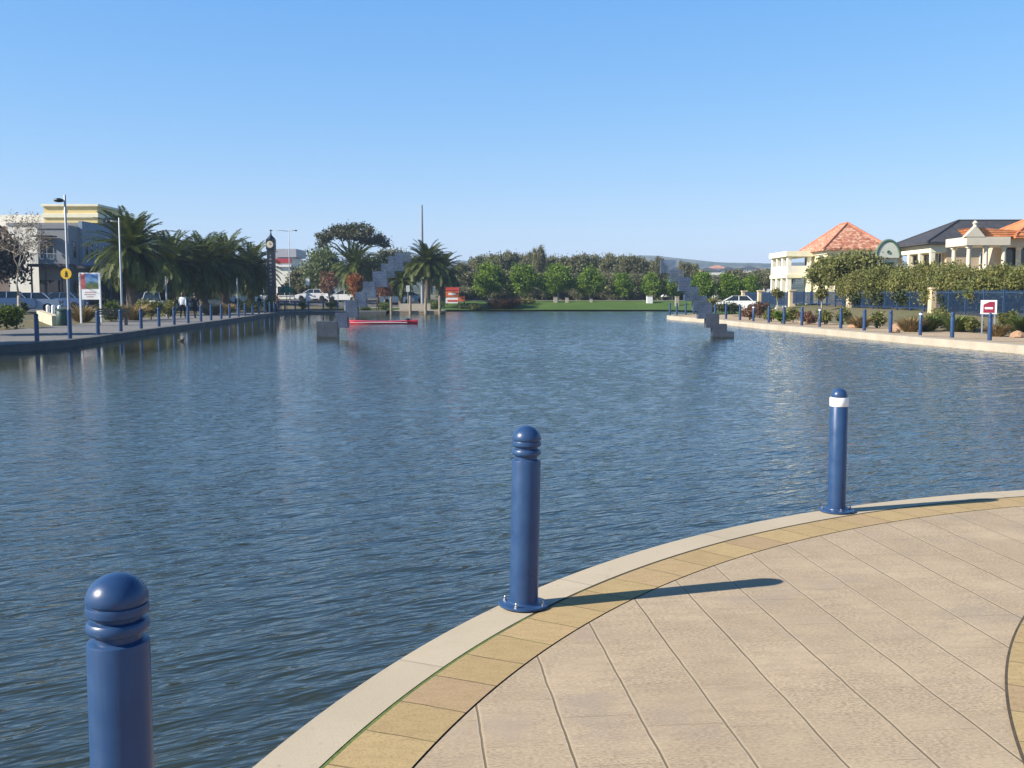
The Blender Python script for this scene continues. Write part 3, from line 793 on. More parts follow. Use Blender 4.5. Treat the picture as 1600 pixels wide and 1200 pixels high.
for i, (px, top, wpx) in enumerate(gspec):
    Y = 150 + (i * 37 % 23) if i < 13 else 140 + (i * 17 % 9)
    x = X(px, Y); z0 = gz(x, Y); h = Z(top, Y) - z0; wd = wpx / 1600 * Y
    row = 'back row of the belt behind the lawn' if i < 13 else 'front of the belt behind the lawn' if i < 20 else 'belt outside the lawn'
    j = i if i < 13 else i - 13
    order = sorted(range(13), key=lambda q: gspec[q][0]) if i < 13 else sorted(range(13, 20), key=lambda q: gspec[q][0]) if i < 20 else sorted(range(20, len(gspec)), key=lambda q: gspec[q][0])
    lab = f'{ORD[order.index(i)]} grey green gum tree from the left, {row}'
    sc = (wd / 7.2, wd / 7.2, h / 8.1)
    if i < 4: o = gums[i]; o.location = (x, Y, z0); o['label'] = lab; o['group'] = 'gum trees in the belt beyond the lake'; o.scale = sc
    else: dup(gums[i % 4], (x, Y, z0), i * 2.3, lab, 'gum trees in the belt beyond the lake', sc)
# far belt further back so no bare ground shows between the trunks
fspec = [(470, 440), (430, 430), (560, 430), (700, 436), (760, 430), (820, 430), (880, 430), (940, 432), (1000, 432), (1050, 430), (1100, 436), (1150, 432), (1190, 430), (1215, 425), (400, 425)]
for i, (px, top) in enumerate(sorted(fspec)):
    Y = 205 + (i * 13 % 17); x = X(px, Y); z0 = gz(x, Y); h = Z(top - 8, Y) - z0
    dup(gums[i % 4], (x, Y, z0), i * 1.1, f'{ORD[i]} distant dark gum from the left, far behind the belt of trees', 'distant gums behind the belt', (1.35, 1.2, h / 8.1))

for i, px in enumerate(range(702, 1070, 26)):
    Y = 137 + (i * 7 % 5); x = X(px, Y); z0 = gz(x, Y); h = Z(442 + (i * 5 % 7), Y) - z0
    dup(gums[i % 4], (x, Y, z0 - 1.6), i * 1.3, f'{ORD[i]} low dark shrub from the left beneath the belt of gums', 'shrubs beneath the gums', (.5, .42, (h + 1.6) / 8.1))
# umbrella pine, willow, dark tree, rust trees
Y = 140; x0 = X(548, Y); z0 = gz(x0, Y); rng = np.random.default_rng(61)
lob = []
for px, py, rw, rh in [(508, 372, 13, 7), (522, 362, 14, 7), (540, 358, 16, 7), (558, 356, 16, 7), (574, 362, 14, 7), (588, 372, 13, 7), (598, 380, 9, 5), (500, 380, 7, 5), (548, 368, 22, 7), (570, 376, 12, 5)]:
    c = W(px, py, Y); lob.append((c.x - x0, rng.uniform(-2, 2), c.z - z0, rw / 1600 * Y, 2.0, rh / 1600 * Y))
t = thing('umbrella_pine', 'tall flat-topped pine with a spreading umbrella crown', 'tree', (x0, Y, z0))
mb = MB(); tz = Z(392, Y) - z0
mb.tube([(0, 0, -.3), (.2, 0, tz * .6), (0, 0, tz)], [.42, .34, .28], 8)
for l in lob: mb.tube([(0, 0, tz * .8), (l[0] * .55, l[1] * .5, (tz + l[2]) / 2), (l[0], l[1], l[2] - .1)], [.15, .09, .03], 6)
mb.build('trunk', M_BARK, t, smooth=True)
Q, T = leaves(rng, lob, 190, 48, 0.55, 0.30, 0, 0.35); quads_obj('crown', Q, T, leaf_mat('pine_leaf', (0.035, 0.042, 0.016), (0.11, 0.105, 0.045), 0.12), t)

def single(name, label, cat, px, top, Y, wpx, mat, seed, base_frac=0.25, leaf=0.3, clumps=130, per=36, bark=None, n=8, droop=0.5, shell=0.45, group=None, depth=1.0, z=None):
    rng = np.random.default_rng(seed); x = X(px, Y); z0 = gz(x, Y) if z is None else z; h = Z(top, Y) - z0; w = wpx / 1600 * Y / 2
    rz = h * (1 - base_frac) / 2; cz = h - rz
    lob = blob_lobes(rng, w * .88, w * .88 * depth, rz * .9, cz, n)
    return make_tree(name, label, cat, (x, Y, z0), rng, lob, clumps, per, min(w, rz) * .3, leaf, mat, h * base_frac, max(.05, h * .025), h * .85, w * .6, bark, group, droop, shell)
single('willow_tree', 'pale green weeping tree beneath the umbrella pine', 'tree', 508, 372, 133, 62, M_WILLOW, 71, 0.05, 0.34, 190, 44, droop=2.0)
single('dark_tree', 'dark evergreen tree behind the orange autumn tree', 'tree', 590, 392, 136, 62, M_DARKL, 72, 0.1, 0.34, 170, 44)
single('olive_tree', 'grey olive tree with thin crown behind white sign posts', 'tree', 470, 408, 138, 44, M_GUM, 73, 0.15, 0.3)
single('autumn_tree', 'sparse rusty red tree with half its leaves gone', 'tree', 514, 420, 112, 28, leaf_mat('brown_twig_leaf', (0.15, 0.085, 0.06), (0.26, 0.12, 0.075), 0.2), 74, 0.3, 0.16, 90, 22, M_PALEBARK, group='autumn trees on the far quay')
single('autumn_tree', 'dense orange autumn tree on the far quay', 'tree', 554, 425, 112, 26, M_RUST, 75, 0.28, 0.18, 120, 36, M_PALEBARK, group='autumn trees on the far quay')
single('autumn_tree', 'low reddish autumn tree left of the pale palm trunk', 'tree', 601, 437, 117, 26, leaf_mat('dull_red_leaf', (0.13, 0.055, 0.04), (0.25, 0.10, 0.06), 0.2), 76, 0.35, 0.16, 80, 26, M_PALEBARK, group='autumn trees on the far quay')
single('shade_tree', 'dark purple brown tree at the left edge behind parked cars', 'tree', -8, 352, 92, 92, leaf_mat('plum_leaf', (0.028, 0.024, 0.022), (0.075, 0.06, 0.045), 0.15), 77, 0.2, 0.34, 160, 44)
single('shade_tree', 'dark green tree between the grey shop and the first palm', 'tree', 232, 392, 108, 70, M_DARKL, 78, 0.15, 0.34, 150, 40)
single('shade_tree', 'dark green tree behind the middle palms of the left bank', 'tree', 310, 385, 116, 120, M_DARKL, 79, 0.1, 0.36, 190, 44)
single('shade_tree', 'dark green tree closing the row behind the last left palm', 'tree', 385, 392, 124, 90, M_DARKL, 80, 0.1, 0.36, 170, 44)
single('shade_tree', 'low dark trees right of the clock tower', 'tree', 462, 430, 150, 40, M_DARKL, 81, 0.1, 0.34, 120, 40)

# bare tree at the left edge
def bare_tree(label, loc, h, seed, spread):
    rng = np.random.default_rng(seed); t = thing('bare_tree', label, 'tree', loc); mb = MB(); tips = []
    def grow(p, d, ln, r, lv):
        q = p + d * ln; mid = p.lerp(q, .5) + Vector(rng.normal(0, ln * .05, 3)); mb.tube([p, mid, q], [r, r * .85, r * .65], 6 if lv < 2 else 4)
        if lv >= 6 or ln < .15: tips.append(q); return
        for i in range(3 if lv < 4 else 2):
            nd = (d + Vector(rng.normal(0, spread, 3)) + Vector((0, 0, .16))).normalized(); grow(q, nd, ln * rng.uniform(.62, .85), r * .62, lv + 1)
    mb.tube([(0, 0, -.2), (.05, 0, h * .28)], [.12, .09], 8); grow(Vector((.05, 0, h * .28)), Vector((0, 0, 1)), h * .25, .07, 0)
    mb.build('trunk', simple('white_bark', (0.30, 0.26, 0.215), .8, .35, 6), t, smooth=True)
    P = np.array([tuple(p) for p in tips]); n = len(P) * 3; P = np.repeat(P, 3, 0) + rng.normal(0, .12, (n, 3))
    a = rng.normal(size=(n, 3)) * .035; b = rng.normal(size=(n, 3)) * .025
    quads_obj('last_leaves', np.stack([P - a, P + b, P + a, P - b], 1), rng.random(n), leaf_mat('withered_leaf', (0.12, 0.085, 0.05), (0.26, 0.18, 0.11), .2), t)
    return t
x = X(28, 60); bare_tree('leafless tree with a white trunk at the left edge', (x, 60, gz(x, 60)), 5.3, 5, .56)

# shrubs ------------------------------------------------------------------------------------
def bush(name, label, px, top, bot, Y, wpx, mat, seed, group=None, leaf=0.16, clumps=60, per=30, z=None, spiky=False):
    rng = np.random.default_rng(seed); x = X(px, Y); z0 = gz(x, Y) if z is None else z; h = max(.3, Z(top, Y) - z0); w = wpx / 1600 * Y / 2
    t = thing(name, label, 'shrub' if not spiky else 'grass clump', (x, Y, z0), 0, group)
    if spiky:
        n = int(420 * max(1, w)); a = rng.random(n) * 2 * PI; rr = np.sqrt(rng.random(n)) * w * .6
        B = np.stack([rr * np.cos(a), rr * np.sin(a) * .8, np.zeros(n) - .05], 1); ln = h * (.55 + .6 * rng.random(n))
        dv = np.stack([np.cos(a) * .55, np.sin(a) * .55, np.ones(n)], 1) + rng.normal(0, .22, (n, 3)); dv /= np.linalg.norm(dv, axis=1)[:, None]
        M1 = B + dv * ln[:, None] * .6; Tp = B + dv * ln[:, None] + np.stack([np.cos(a), np.sin(a), -np.ones(n) * .5], 1) * ln[:, None] * .22
        sd_ = np.stack([-np.sin(a), np.cos(a), np.zeros(n)], 1) * .03 * (1 + .5 * rng.random((n, 1)))
        Q = np.stack([B - sd_ * .6, M1 - sd_, Tp, M1 + sd_], 1); T = rng.random(n)
        quads_obj('blades', Q, T, mat, t)
    else:
        mb = MB(); limbs(mb, rng, h * .2, h * .8, w * .7, 7, .035); mb.tube([(0, 0, -.1), (0, 0, h * .3)], [.05, .04], 6); mb.build('stem', M_BARK, t)
        Q, T = leaves(rng, blob_lobes(rng, w * .9, w * .8, h * .46, h * .5, 7), clumps, per, min(w, h) * .28, leaf, 0, .4)
        quads_obj('foliage', Q, T, mat, t)
    return t
gL = 'planting on the left bank'
bush('shrub', 'leafy green shrub at the left edge in front of parked cars', 8, 474, 512, 50, 58, M_SHRUB, 101, gL, .16, 110, 36)
bush('grass_clump', 'tawny grass clump below the picture board', 128, 470, 496, 62, 36, M_DRY, 102, gL, spiky=True)
bush('shrub', 'bright green low shrub right of the picture board', 172, 465, 496, 62, 40, M_SHRUB, 103, gL, .14, 70, 34)
bush('grass_clump', 'brown grass clump right of the bright green shrub', 208, 468, 494, 65, 34, M_DRY, 104, gL, spiky=True)
bush('shrub', 'olive green shrub below the tall palm', 235, 463, 490, 67, 42, M_OLIVE, 105, gL, .14, 70, 34)
bush('shrub', 'grey green shrub just left of the walkers', 262, 468, 492, 70, 28, M_OLIVE, 106, gL, .14, 60, 30)
bush('grass_clump', 'golden grass clump right of the walkers', 330, 470, 490, 82, 34, M_DRY, 107, gL, spiky=True)
bush('grass_clump', 'straw coloured grass clump near the second lamp post', 352, 470, 488, 86, 24, M_DRY, 108, gL, spiky=True)
bush('shrub', 'low olive shrub left of the clock tower foot', 392, 467, 484, 93, 44, M_OLIVE, 109, gL, .15, 70, 30)
bush('shrub', 'low yellow green shrub at the clock tower foot', 424, 463, 484, 95, 36, M_SHRUB, 110, gL, .15, 60, 30)
bush('shrub', 'small clipped shrub beside the white sign post', 473, 471, 480, 108, 18, M_SHRUB, 111, gL, .13, 40, 26)
bush('shrub', 'small clipped shrub under the sparse red tree', 518, 470, 480, 108, 24, M_SHRUB, 112, gL, .13, 40, 26)
bush('shrub', 'small green shrub behind the grey stepped sculpture', 572, 478, 486, 104, 18, M_SHRUB, 113, gL, .13, 40, 26)
bush('shrub', 'green shrub left of the jetty posts', 598, 472, 484, 106, 26, M_SHRUB, 114, gL, .13, 50, 26)
bush('shrub', 'yellow green shrub at the right end of the jetty', 680, 469, 486, 109, 30, M_SHRUB, 115, gL, .14, 60, 30)
gF = 'reeds and shrubs on the far bank'
bush('reed_clump', 'reddish brown reeds left of the lawn', 778, 462, 486, 117, 40, M_REDB, 120, gF, spiky=True)
bush('reed_clump', 'tall brown reeds at the left corner of the lawn', 798, 460, 486, 118, 34, M_REDB, 121, gF, spiky=True)
bush('shrub', 'low dark green shrub by the orange sign board', 735, 474, 486, 116, 44, M_OLIVE, 122, gF, .15, 60, 30)
bush('shrub', 'green shrub right of the reeds beside the lawn', 822, 466, 484, 121, 28, M_OLIVE, 123, gF, .15, 50, 30)
gR = 'planting on the right bank'
bush('shrub', 'yellowish dome shaped shrub beside the right sculpture', 1113, 463, 492, 84, 36, M_OLIVE, 130, gR, .15, 70, 34, z=0.05)
bush('shrub', 'dark green shrub under the white parked car', 1140, 472, 490, 86, 40, M_DARKL, 131, gR, .15, 60, 34, z=0.05)
rb_spec = [(1172, 478, 66, 26, 'r'), (1188, 468, 70, 28, 'r'), (1206, 480, 62, 24, 'o'), (1222, 484, 58, 22, 'g'), (1240, 478, 60, 26, 'o'), (1262, 484, 56, 30, 'r'), (1290, 480, 56, 28, 'o'), (1318, 476, 56, 28, 'o'), (1345, 488, 50, 24, 'd'), (1372, 484, 50, 28, 'o'),
           (1424, 488, 45, 26, 'd'), (1450, 484, 46, 34, 's'), (1470, 478, 48, 40, 'o'), (1496, 486, 45, 30, 's'), (1522, 492, 44, 24, 'o'), (1578, 484, 42, 34, 'o'), (1600, 486, 41, 40, 's'), (1560, 500, 40, 22, 'd')]
mm = {'r': (M_REDB, 'reddish'), 'o': (M_OLIVE, 'olive green'), 'g': (M_GREEN, 'bright green'), 'd': (M_DRY, 'straw coloured'), 's': (M_SHRUB, 'grassy green')}
for i, (px, top, Y, wpx, kd) in enumerate(rb_spec):
    bush('grass_clump' if kd in 'ds' else 'shrub', f'{ORD[i]} low plant from the far end of the right bank bed, {mm[kd][1]}', px, top, 0, Y, wpx, mm[kd][0], 140 + i, gR, .12, 50, 30, spiky=kd in 'ds')
# the taller screen of shrubs and small trees in front of the houses
single('bank_tree', 'largest round olive tree hiding the front of the cream house', 'tree', 1318, 392, 73.5, 118, M_OLIVE, 170, .28, .24, 260, 44, n=10, group='trees screening the houses')
single('bank_tree', 'small olive tree at left of the cream house front', 'tree', 1283, 402, 78, 52, M_OLIVE, 171, .32, .22, 130, 40, group='trees screening the houses')
single('bank_tree', 'dark green tree below the arched gable', 'tree', 1376, 410, 72, 60, M_DARKL, 172, .1, .24, 150, 40, group='trees screening the houses')
hs = [(1340, 422, 62, 50, 'y'), (1362, 416, 60, 56, 'y'), (1398, 410, 62, 70, 'o'), (1432, 412, 58, 64, 'o'), (1462, 406, 57, 66, 'y'), (1492, 408, 56, 62, 'o'), (1522, 412, 54, 62, 'y'), (1552, 410, 53, 66, 'y'), (1586, 412, 52, 60, 'o'), (1612, 408, 50, 60, 'o'), (1385, 430, 58, 50, 'o'), (1478, 425, 53, 60, 'o'), (1540, 426, 51, 70, 'o')]
for i, (px, top, Y, wpx, kd) in enumerate(hs):
    Y = max(Y, 36160 / (px - 800) + (3.4 if i < 10 else 2.4))
    od = sorted(range(len(hs)), key=lambda q: hs[q][0]).index(i)
    single('tall_shrub', f'{ORD[od]} tall screening shrub from the left behind the blue fence, ' + ('yellow green' if kd == 'y' else 'olive'), 'shrub', px, top, Y, wpx * 1.4, M_YELLOWG if kd == 'y' else M_OLIVE, 180 + i, .02, .135, 230, 84, n=13, shell=.35, group='tall shrubs behind the blue fence')
for i, (px, top, Y) in enumerate([(1215, 446, 74), (1284, 448, 68)]):
    single('sapling', ['thin young tree with a pale stake by the far fence pillar', 'thin young tree in front of the cream house steps'][i], 'tree', px, top, Y, 20, M_YELLOWG, 200 + i, .45, .14, 40, 26, M_PALEBARK, group='saplings on the right bank')

# rocks
M_ROCK = simple('sandstone', (0.36, 0.22, 0.13), .9, .3, 3, .6)
for i, (px, py, Y, w) in enumerate([(1336, 490, 50, .6), (1408, 486, 47, .9), (1398, 494, 44, .5), (1592, 506, 39, .6), (1258, 488, 57, .6)]):
    rng = np.random.default_rng(300 + i); bm = bmesh.new(); bmesh.ops.create_icosphere(bm, subdivisions=2, radius=1)
    for v in bm.verts:
        k = 1 + rng.normal(0, .09); v.co = Vector((v.co.x * w * .5 * k, v.co.y * w * .4 * k, max(-.2, v.co.z) * w * .36 * k))
    me = bpy.data.meshes.new('rock'); bm.to_mesh(me); bm.free(); me.materials.append(M_ROCK)
    o = bpy.data.objects.new('rock', me); COL.objects.link(o); x = X(px, Y); o.location = (x, Y, gz(x, Y) + .05)
    tag(o, f'{["sandstone boulder left of the first fence pillar","largest flat sandstone boulder right of the plain bollards","small boulder in front of the flat one","reddish boulder right of the maroon sign","far boulder among reddish shrubs"][i]}', 'rock', 'boulders on the right bank')

# ---------------------------------------------------------------- stepped sculptures in the water
def block_mat(name, col, tr):
    m, nt, b = nodes_of(name); v = coord(nt)
    f = noise(nt, 3, 5, .6, v)
    L(nt, ramp(nt, f, [(.3, tuple(c * .7 for c in col)), (.7, tuple(c * 1.25 for c in col))]), b.inputs['Base Color'])
    br = nt.nodes.new('ShaderNodeTexBrick'); L(nt, mapping(nt, v, rot=(R(90), 0, 0)), br.inputs['Vector']); br.inputs['Scale'].default_value = 1.0; br.inputs['Brick Width'].default_value = .22; br.inputs['Row Height'].default_value = .11; br.inputs['Mortar Size'].default_value = .006
    c0 = ramp(nt, f, [(.3, tuple(c * .7 for c in col)), (.7, tuple(c * 1.25 for c in col))])
    c0 = mix(nt, math_node(nt, 'MULTIPLY', br.outputs['Fac'], .6), c0, tuple(c * .3 for c in col))
    sp = nt.nodes.new('ShaderNodeSeparateXYZ'); L(nt, v, sp.inputs[0])
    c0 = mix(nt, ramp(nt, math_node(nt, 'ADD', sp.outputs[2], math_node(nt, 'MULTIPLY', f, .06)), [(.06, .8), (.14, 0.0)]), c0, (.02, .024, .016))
    L(nt, c0, b.inputs['Base Color'])
    b.inputs['Roughness'].default_value = .45
    if tr:
        t = nt.nodes.new('ShaderNodeBsdfTransparent'); ms = nt.nodes.new('ShaderNodeMixShader'); ms.inputs[0].default_value = tr
        L(nt, b.outputs[0], ms.inputs[1]); L(nt, t.outputs[0], ms.inputs[2]); L(nt, ms.outputs[0], nt.nodes['Material Output'].inputs[0])
    return m
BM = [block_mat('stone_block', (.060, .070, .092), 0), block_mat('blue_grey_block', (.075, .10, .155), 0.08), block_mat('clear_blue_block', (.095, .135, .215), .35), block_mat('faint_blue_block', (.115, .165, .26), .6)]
def sculpture(label, base_px, blocks):
    t = thing('stepped_sculpture', label, 'sculpture', (X(base_px, 44), 44, -.22), 0, 'leaning stepped sculptures in the lake')
    for i, (x0, x1, y0, y1, mi) in enumerate(blocks):
        a, b = W(x0, y0, 44), W(x1, y1, 44); bot = -.8 if y1 >= 526 else b.z
        e = .24 - .006 * i
        MB().box(a.x - t.location.x, b.x - t.location.x, -e, e, bot + .22, a.z + .22).build('block', BM[mi], t, bevel=.006)
    return t
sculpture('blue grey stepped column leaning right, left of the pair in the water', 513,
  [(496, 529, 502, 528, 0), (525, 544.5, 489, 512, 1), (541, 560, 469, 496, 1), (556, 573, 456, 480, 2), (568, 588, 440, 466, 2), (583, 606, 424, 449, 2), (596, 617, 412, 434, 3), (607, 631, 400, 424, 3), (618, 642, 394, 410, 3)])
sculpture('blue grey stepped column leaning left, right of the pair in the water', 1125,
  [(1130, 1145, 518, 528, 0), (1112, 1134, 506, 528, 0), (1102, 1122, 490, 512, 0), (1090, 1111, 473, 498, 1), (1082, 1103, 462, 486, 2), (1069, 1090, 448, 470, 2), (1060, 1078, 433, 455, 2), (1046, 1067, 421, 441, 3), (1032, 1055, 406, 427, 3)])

# red boat
t = thing('red_boat', 'long narrow red boat lying on the water beside the left sculpture', 'boat', (X(597, 65), 65, -.22), R(1))
Lh = 2.25; mb = MB(); secs = []
for i in range(17):
    u = -1 + 2 * i / 16; w = .36 * (1 - abs(u) ** 2.6) + .012; s = .15 + .09 * u * u
    secs.append([(u * Lh, -w, s), (u * Lh, -w * .75, .0), (u * Lh, 0, -.08), (u * Lh, w * .75, .0), (u * Lh, w, s), (u * Lh, w * .8, s + .02), (u * Lh, 0, s + .05), (u * Lh, -w * .8, s + .02)])
vs = [p for s in secs for p in s]
mb.add(vs, [(i*8+k, i*8+(k+1)%8, (i+1)*8+(k+1)%8, (i+1)*8+k) for i in range(16) for k in range(8)] + [tuple(range(8)), tuple(16*8 + k for k in range(8))])
mb.build('hull', simple('red_hull', (.50, .035, .05), .35, .15, 3), t, smooth=True, auto=40)
MB().box(-2.0, 1.6, -.375, -.362, .09, .12).build('stripe', M_WHITE, t)
MB().lathe([(.15, .20), (.16, .30), (.10, .36)], 10, 1.6, 0).build('hatch', M_DARK, t)

# duck
t = thing('duck', 'small dark duck swimming near the left quay', 'duck', (X(281, 41), 41, -.24)); t.scale = (.75, .75, .75)
bm = bmesh.new(); pts = [((-.2, 0, .08), .03), ((-.12, 0, .06), .075), ((0, 0, .06), .1), ((.1, 0, .08), .075), ((.14, 0, .15), .035), ((.155, 0, .22), .042), ((.2, 0, .215), .018), ((.235, 0, .21), .012)]
me = bpy.data.meshes.new('body'); me.from_pydata([p for p, r in pts], [(i, i+1) for i in range(7)], []); o = bpy.data.objects.new('body', me); COL.objects.link(o); o.parent = t
sk = o.modifiers.new('skin', 'SKIN'); o.modifiers.new('sub', 'SUBSURF').levels = 1
for i, (p, r) in enumerate(pts): me.skin_vertices[0].data[i].radius = (r, r)
me.materials.append(simple('duck_feather', (.022, .019, .016), .7, .4, 10)); bm.free()

# ---------------------------------------------------------------- people
SKIN = simple('skin', (.42, .26, .19), .55, .08, 8)
def person(label, loc, h, rotz, top, legs, hair, stride=.22, arm=.1, shoes=M_BLACK, group=None, long_hair=False):
    t = thing('person', label, 'person', loc, rotz, group); k = h / 1.75
    J = {'pel': ((0, 0, .95), .135), 'wst': ((0, 0, 1.10), .125), 'chs': ((0, .01, 1.32), .15), 'nkb': ((0, 0, 1.46), .075), 'nk': ((0, .015, 1.52), .055), 'hd': ((0, .03, 1.62), .088), 'hdt': ((0, .025, 1.70), .07)}
    E_ = [('pel', 'wst'), ('wst', 'chs'), ('chs', 'nkb'), ('nkb', 'nk'), ('nk', 'hd'), ('hd', 'hdt')]
    for s, n_ in ((-1, 'l'), (1, 'r')):
        f = s * stride
        J.update({'hip' + n_: ((s * .09, 0, .88), .095), 'kn' + n_: ((s * .095, f * .5 + .03, .49), .062), 'an' + n_: ((s * .095, f - .03, .09 + max(0, -f) * .15), .042), 'to' + n_: ((s * .105, f + .13, .04), .04),
                  'sh' + n_: ((s * .18, 0, 1.40), .062), 'el' + n_: ((s * .235, -f * .35, 1.13), .045), 'wr' + n_: ((s * .235, -f * .8 + arm, .90), .033), 'ha' + n_: ((s * .23, -f * .95 + arm, .80), .036)})
        E_ += [('pel', 'hip' + n_), ('hip' + n_, 'kn' + n_), ('kn' + n_, 'an' + n_), ('an' + n_, 'to' + n_), ('chs', 'sh' + n_), ('sh' + n_, 'el' + n_), ('el' + n_, 'wr' + n_), ('wr' + n_, 'ha' + n_)]
    names = list(J); me = bpy.data.meshes.new('skeleton'); me.from_pydata([J[n_][0] for n_ in names], [(names.index(a), names.index(b)) for a, b in E_], [])
    o = bpy.data.objects.new('skeleton', me); COL.objects.link(o); o.modifiers.new('skin', 'SKIN'); su = o.modifiers.new('sub', 'SUBSURF'); su.levels = su.render_levels = 2
    for i, n_ in enumerate(names): r = J[n_][1]; me.skin_vertices[0].data[i].radius = (r * (1.25 if n_ in ('chs', 'pel', 'wst') else 1), r); me.skin_vertices[0].data[i].use_root = (i == 0)
    dg = bpy.context.evaluated_depsgraph_get(); dg.update(); em = bpy.data.meshes.new_from_object(o.evaluated_get(dg)); bpy.data.objects.remove(o)
    em.materials.clear()
    for m_ in (top, legs, SKIN, shoes): em.materials.append(m_)
    for p in em.polygons:
        c = p.center; x_, z_ = abs(c.x), c.z
        p.material_index = 2 if (z_ > 1.49 or (x_ > .19 and z_ < .89)) else 3 if z_ < .085 else 0 if (z_ > .93 or (x_ > .17 and z_ > .8)) else 1
    em.shade_smooth(); em.name = 'body'; b = bpy.data.objects.new('body', em); COL.objects.link(b); b.parent = t; b.scale = (k, k, k)
    bm = bmesh.new(); bmesh.ops.create_uvsphere(bm, u_segments=14, v_segments=10, radius=.108)
    for v in bm.verts:
        v.co.z *= 1.12
        if v.co.y > .045 and v.co.z < .05: v.co.y = .045
        if long_hair and v.co.z < -.03: v.co.z *= 1.9; v.co.y -= .02
    me = bpy.data.meshes.new('hair'); bm.to_mesh(me); bm.free(); me.materials.append(hair); me.shade_smooth(); ho = bpy.data.objects.new('hair', me); COL.objects.link(ho); ho.parent = t; ho.location = (0, .005 * k, 1.655 * k); ho.scale = (k, k, k)
    fb = MB()
    for sx in (-.035, .035): fb.lathe([(.004, .0), (.011, .006), (.004, .012)], 8, sx, .118)
    fb.add([(-.012, .115, -.03), (.012, .115, -.03), (0, .145, -.035), (0, .112, .02)], [(0, 1, 2), (0, 2, 3), (1, 3, 2)]); fb.add([(-.025, .112, -.06), (.025, .112, -.06), (.022, .117, -.052), (-.022, .117, -.052)], [(0, 1, 2, 3)])
    fo = fb.build('face', simple('face_features', (.16, .08, .06), .6, .1, 5), t, loc=(0, .0, 1.62 * k)); fo.scale = (k, k, k)
    return t
JW = simple('white_jacket', (.70, .72, .74), .8, .1, 8); JD = simple('black_coat', (.012, .011, .012), .85, .3, 8); TR = simple('black_trousers', (.015, .015, .018), .85, .3, 8); JR = simple('red_brown_top', (.20, .07, .045), .8, .2, 8); JE = simple('jeans', (.03, .04, .08), .85, .2, 8)
HB = simple('brown_hair', (.07, .04, .022), .6, .3, 20); HD = simple('dark_hair', (.015, .011, .009), .6, .3, 20)
Y = 70.5; person('person in a white jacket and black trousers walking along the left quay', (X(285, Y), Y, .012), 1.76, R(6), JW, TR, HB, .25, group='people on the quays', long_hair=True)
Y = 70.8; person('person dressed all in black walking beside the one in white', (X(304, Y), Y, .012), 1.72, R(-4), JD, JD, HD, -.2, group='people on the quays')
Y = 99.5; person('person in dark clothes standing on far quay right of the left sculpture', (X(583.5, Y), Y + 3, gz(X(583, Y), Y + 3)), 1.35, R(160), JD, JD, HD, .04, group='people on the quays')
Y = 93; x = X(433, Y); person('person in a reddish top and jeans near the clock tower', (x, Y, gz(x, Y) + .02), 1.72, R(120), JR, JE, HB, .14, group='people on the quays')

# ---------------------------------------------------------------- cars
def car_mats(col): return simple('car_paint_%d' % int(sum(c * 100 * (i + 1) for i, c in enumerate(col))), col, .25, .03, 2)
def make_car(label, loc, rotz, col, kind='sedan'):
    t = thing('parked_car', label, 'car', loc, rotz, 'parked cars'); P = car_mats(col); Lc, Wd = 2.15, .86
    van = kind == 'van'
    body = [(-Lc, .38), (-Lc + .02, .78), (-Lc + .12, .92 if not van else .98), (-1.2, .97), (.75, .95), (1.7, .84), (Lc - .05, .70), (Lc, .38), (1.9, .22), (-1.9, .22)]
    roof = [(-1.95 if van else -1.55, .95), (-1.75 if van else -1.05, 1.72 if van else 1.40), (.35, 1.76 if van else 1.42), (1.15, .93)]
    def loft(poly, w0, w1, zlo, zhi):
        mb = MB(); n = len(poly); f = lambda z: w0 + (w1 - w0) * min(1, max(0, (z - zlo) / (zhi - zlo)))
        mb.add([(x_, -f(z_), z_) for x_, z_ in poly] + [(x_, f(z_), z_) for x_, z_ in poly], [tuple(range(n)), tuple(range(n, 2*n))[::-1]] + [(i, n+i, n+(i+1) % n, (i+1) % n) for i in range(n)]); return mb
    loft(body, Wd, Wd * .96, .4, 1.0).build('body', P, t, bevel=.03)
    zt = roof[1][1]
    loft(roof, Wd * .93, Wd * .72, .95, 1.42).build('window', M_GLASS, t, bevel=.02)
    MB().box(roof[1][0] + .02, roof[2][0] + .05, -Wd * .70, Wd * .70, zt - .02, zt + .03).build('roof', P, t, bevel=.014)
    for sy in (-1, 1):
        for (xa, za), (xb, zb) in (((roof[0][0] + .06, .96), (roof[1][0] + .04, zt - .01)), ((roof[3][0] - .06, .95), (roof[2][0] - .02, zt - .01)), ((-.25, .97), (-.25, zt - .01))):
            MB().tube([(xa, sy * Wd * .935, za), (xb, sy * Wd * .73, zb)], .035, 6).build('pillar', P, t)
    for wx in (-1.32, 1.32):
        for sy in (-1, 1):
            mb = MB(); mb.lathe([(.14, -.1), (.31, -.1), (.33, -.06), (.33, .06), (.31, .1), (.14, .1)], 20); w = mb.build('wheel', M_BLACK, t, smooth=True, auto=35); w.location = (wx, sy * (Wd - .08), .33); w.rotation_euler = (PI / 2, 0, 0)
            MB().lathe([(.02, -.085), (.19, -.09), (.2, 0), (.19, .09), (.02, .085)], 16).build('rim', M_STEEL, w, smooth=True, auto=35)
    for sy in (-1, 1):
        MB().box(Lc - .14, Lc + .005, sy * .62 - .16, sy * .62 + .16, .58, .72).build('headlight', simple('headlight_glass', (.6, .62, .64), .15, .05, 4), t, bevel=.02)
        MB().box(-Lc - .01, -Lc + .06, sy * .68 - .12, sy * .68 + .12, .66, .84).build('tail_light', simple('tail_red', (.35, .02, .02), .25, .05, 4), t, bevel=.015)
    MB().box(-Lc - .015, -Lc + .03, -.24, .24, .5, .61).build('number_plate', M_WHITE, t)
    return t
def park(px, Y, label, rot, col, kind='sedan'):
    x = X(px, Y); return make_car(label, (x, Y, gz(x, Y) + .03), R(rot), col, kind)
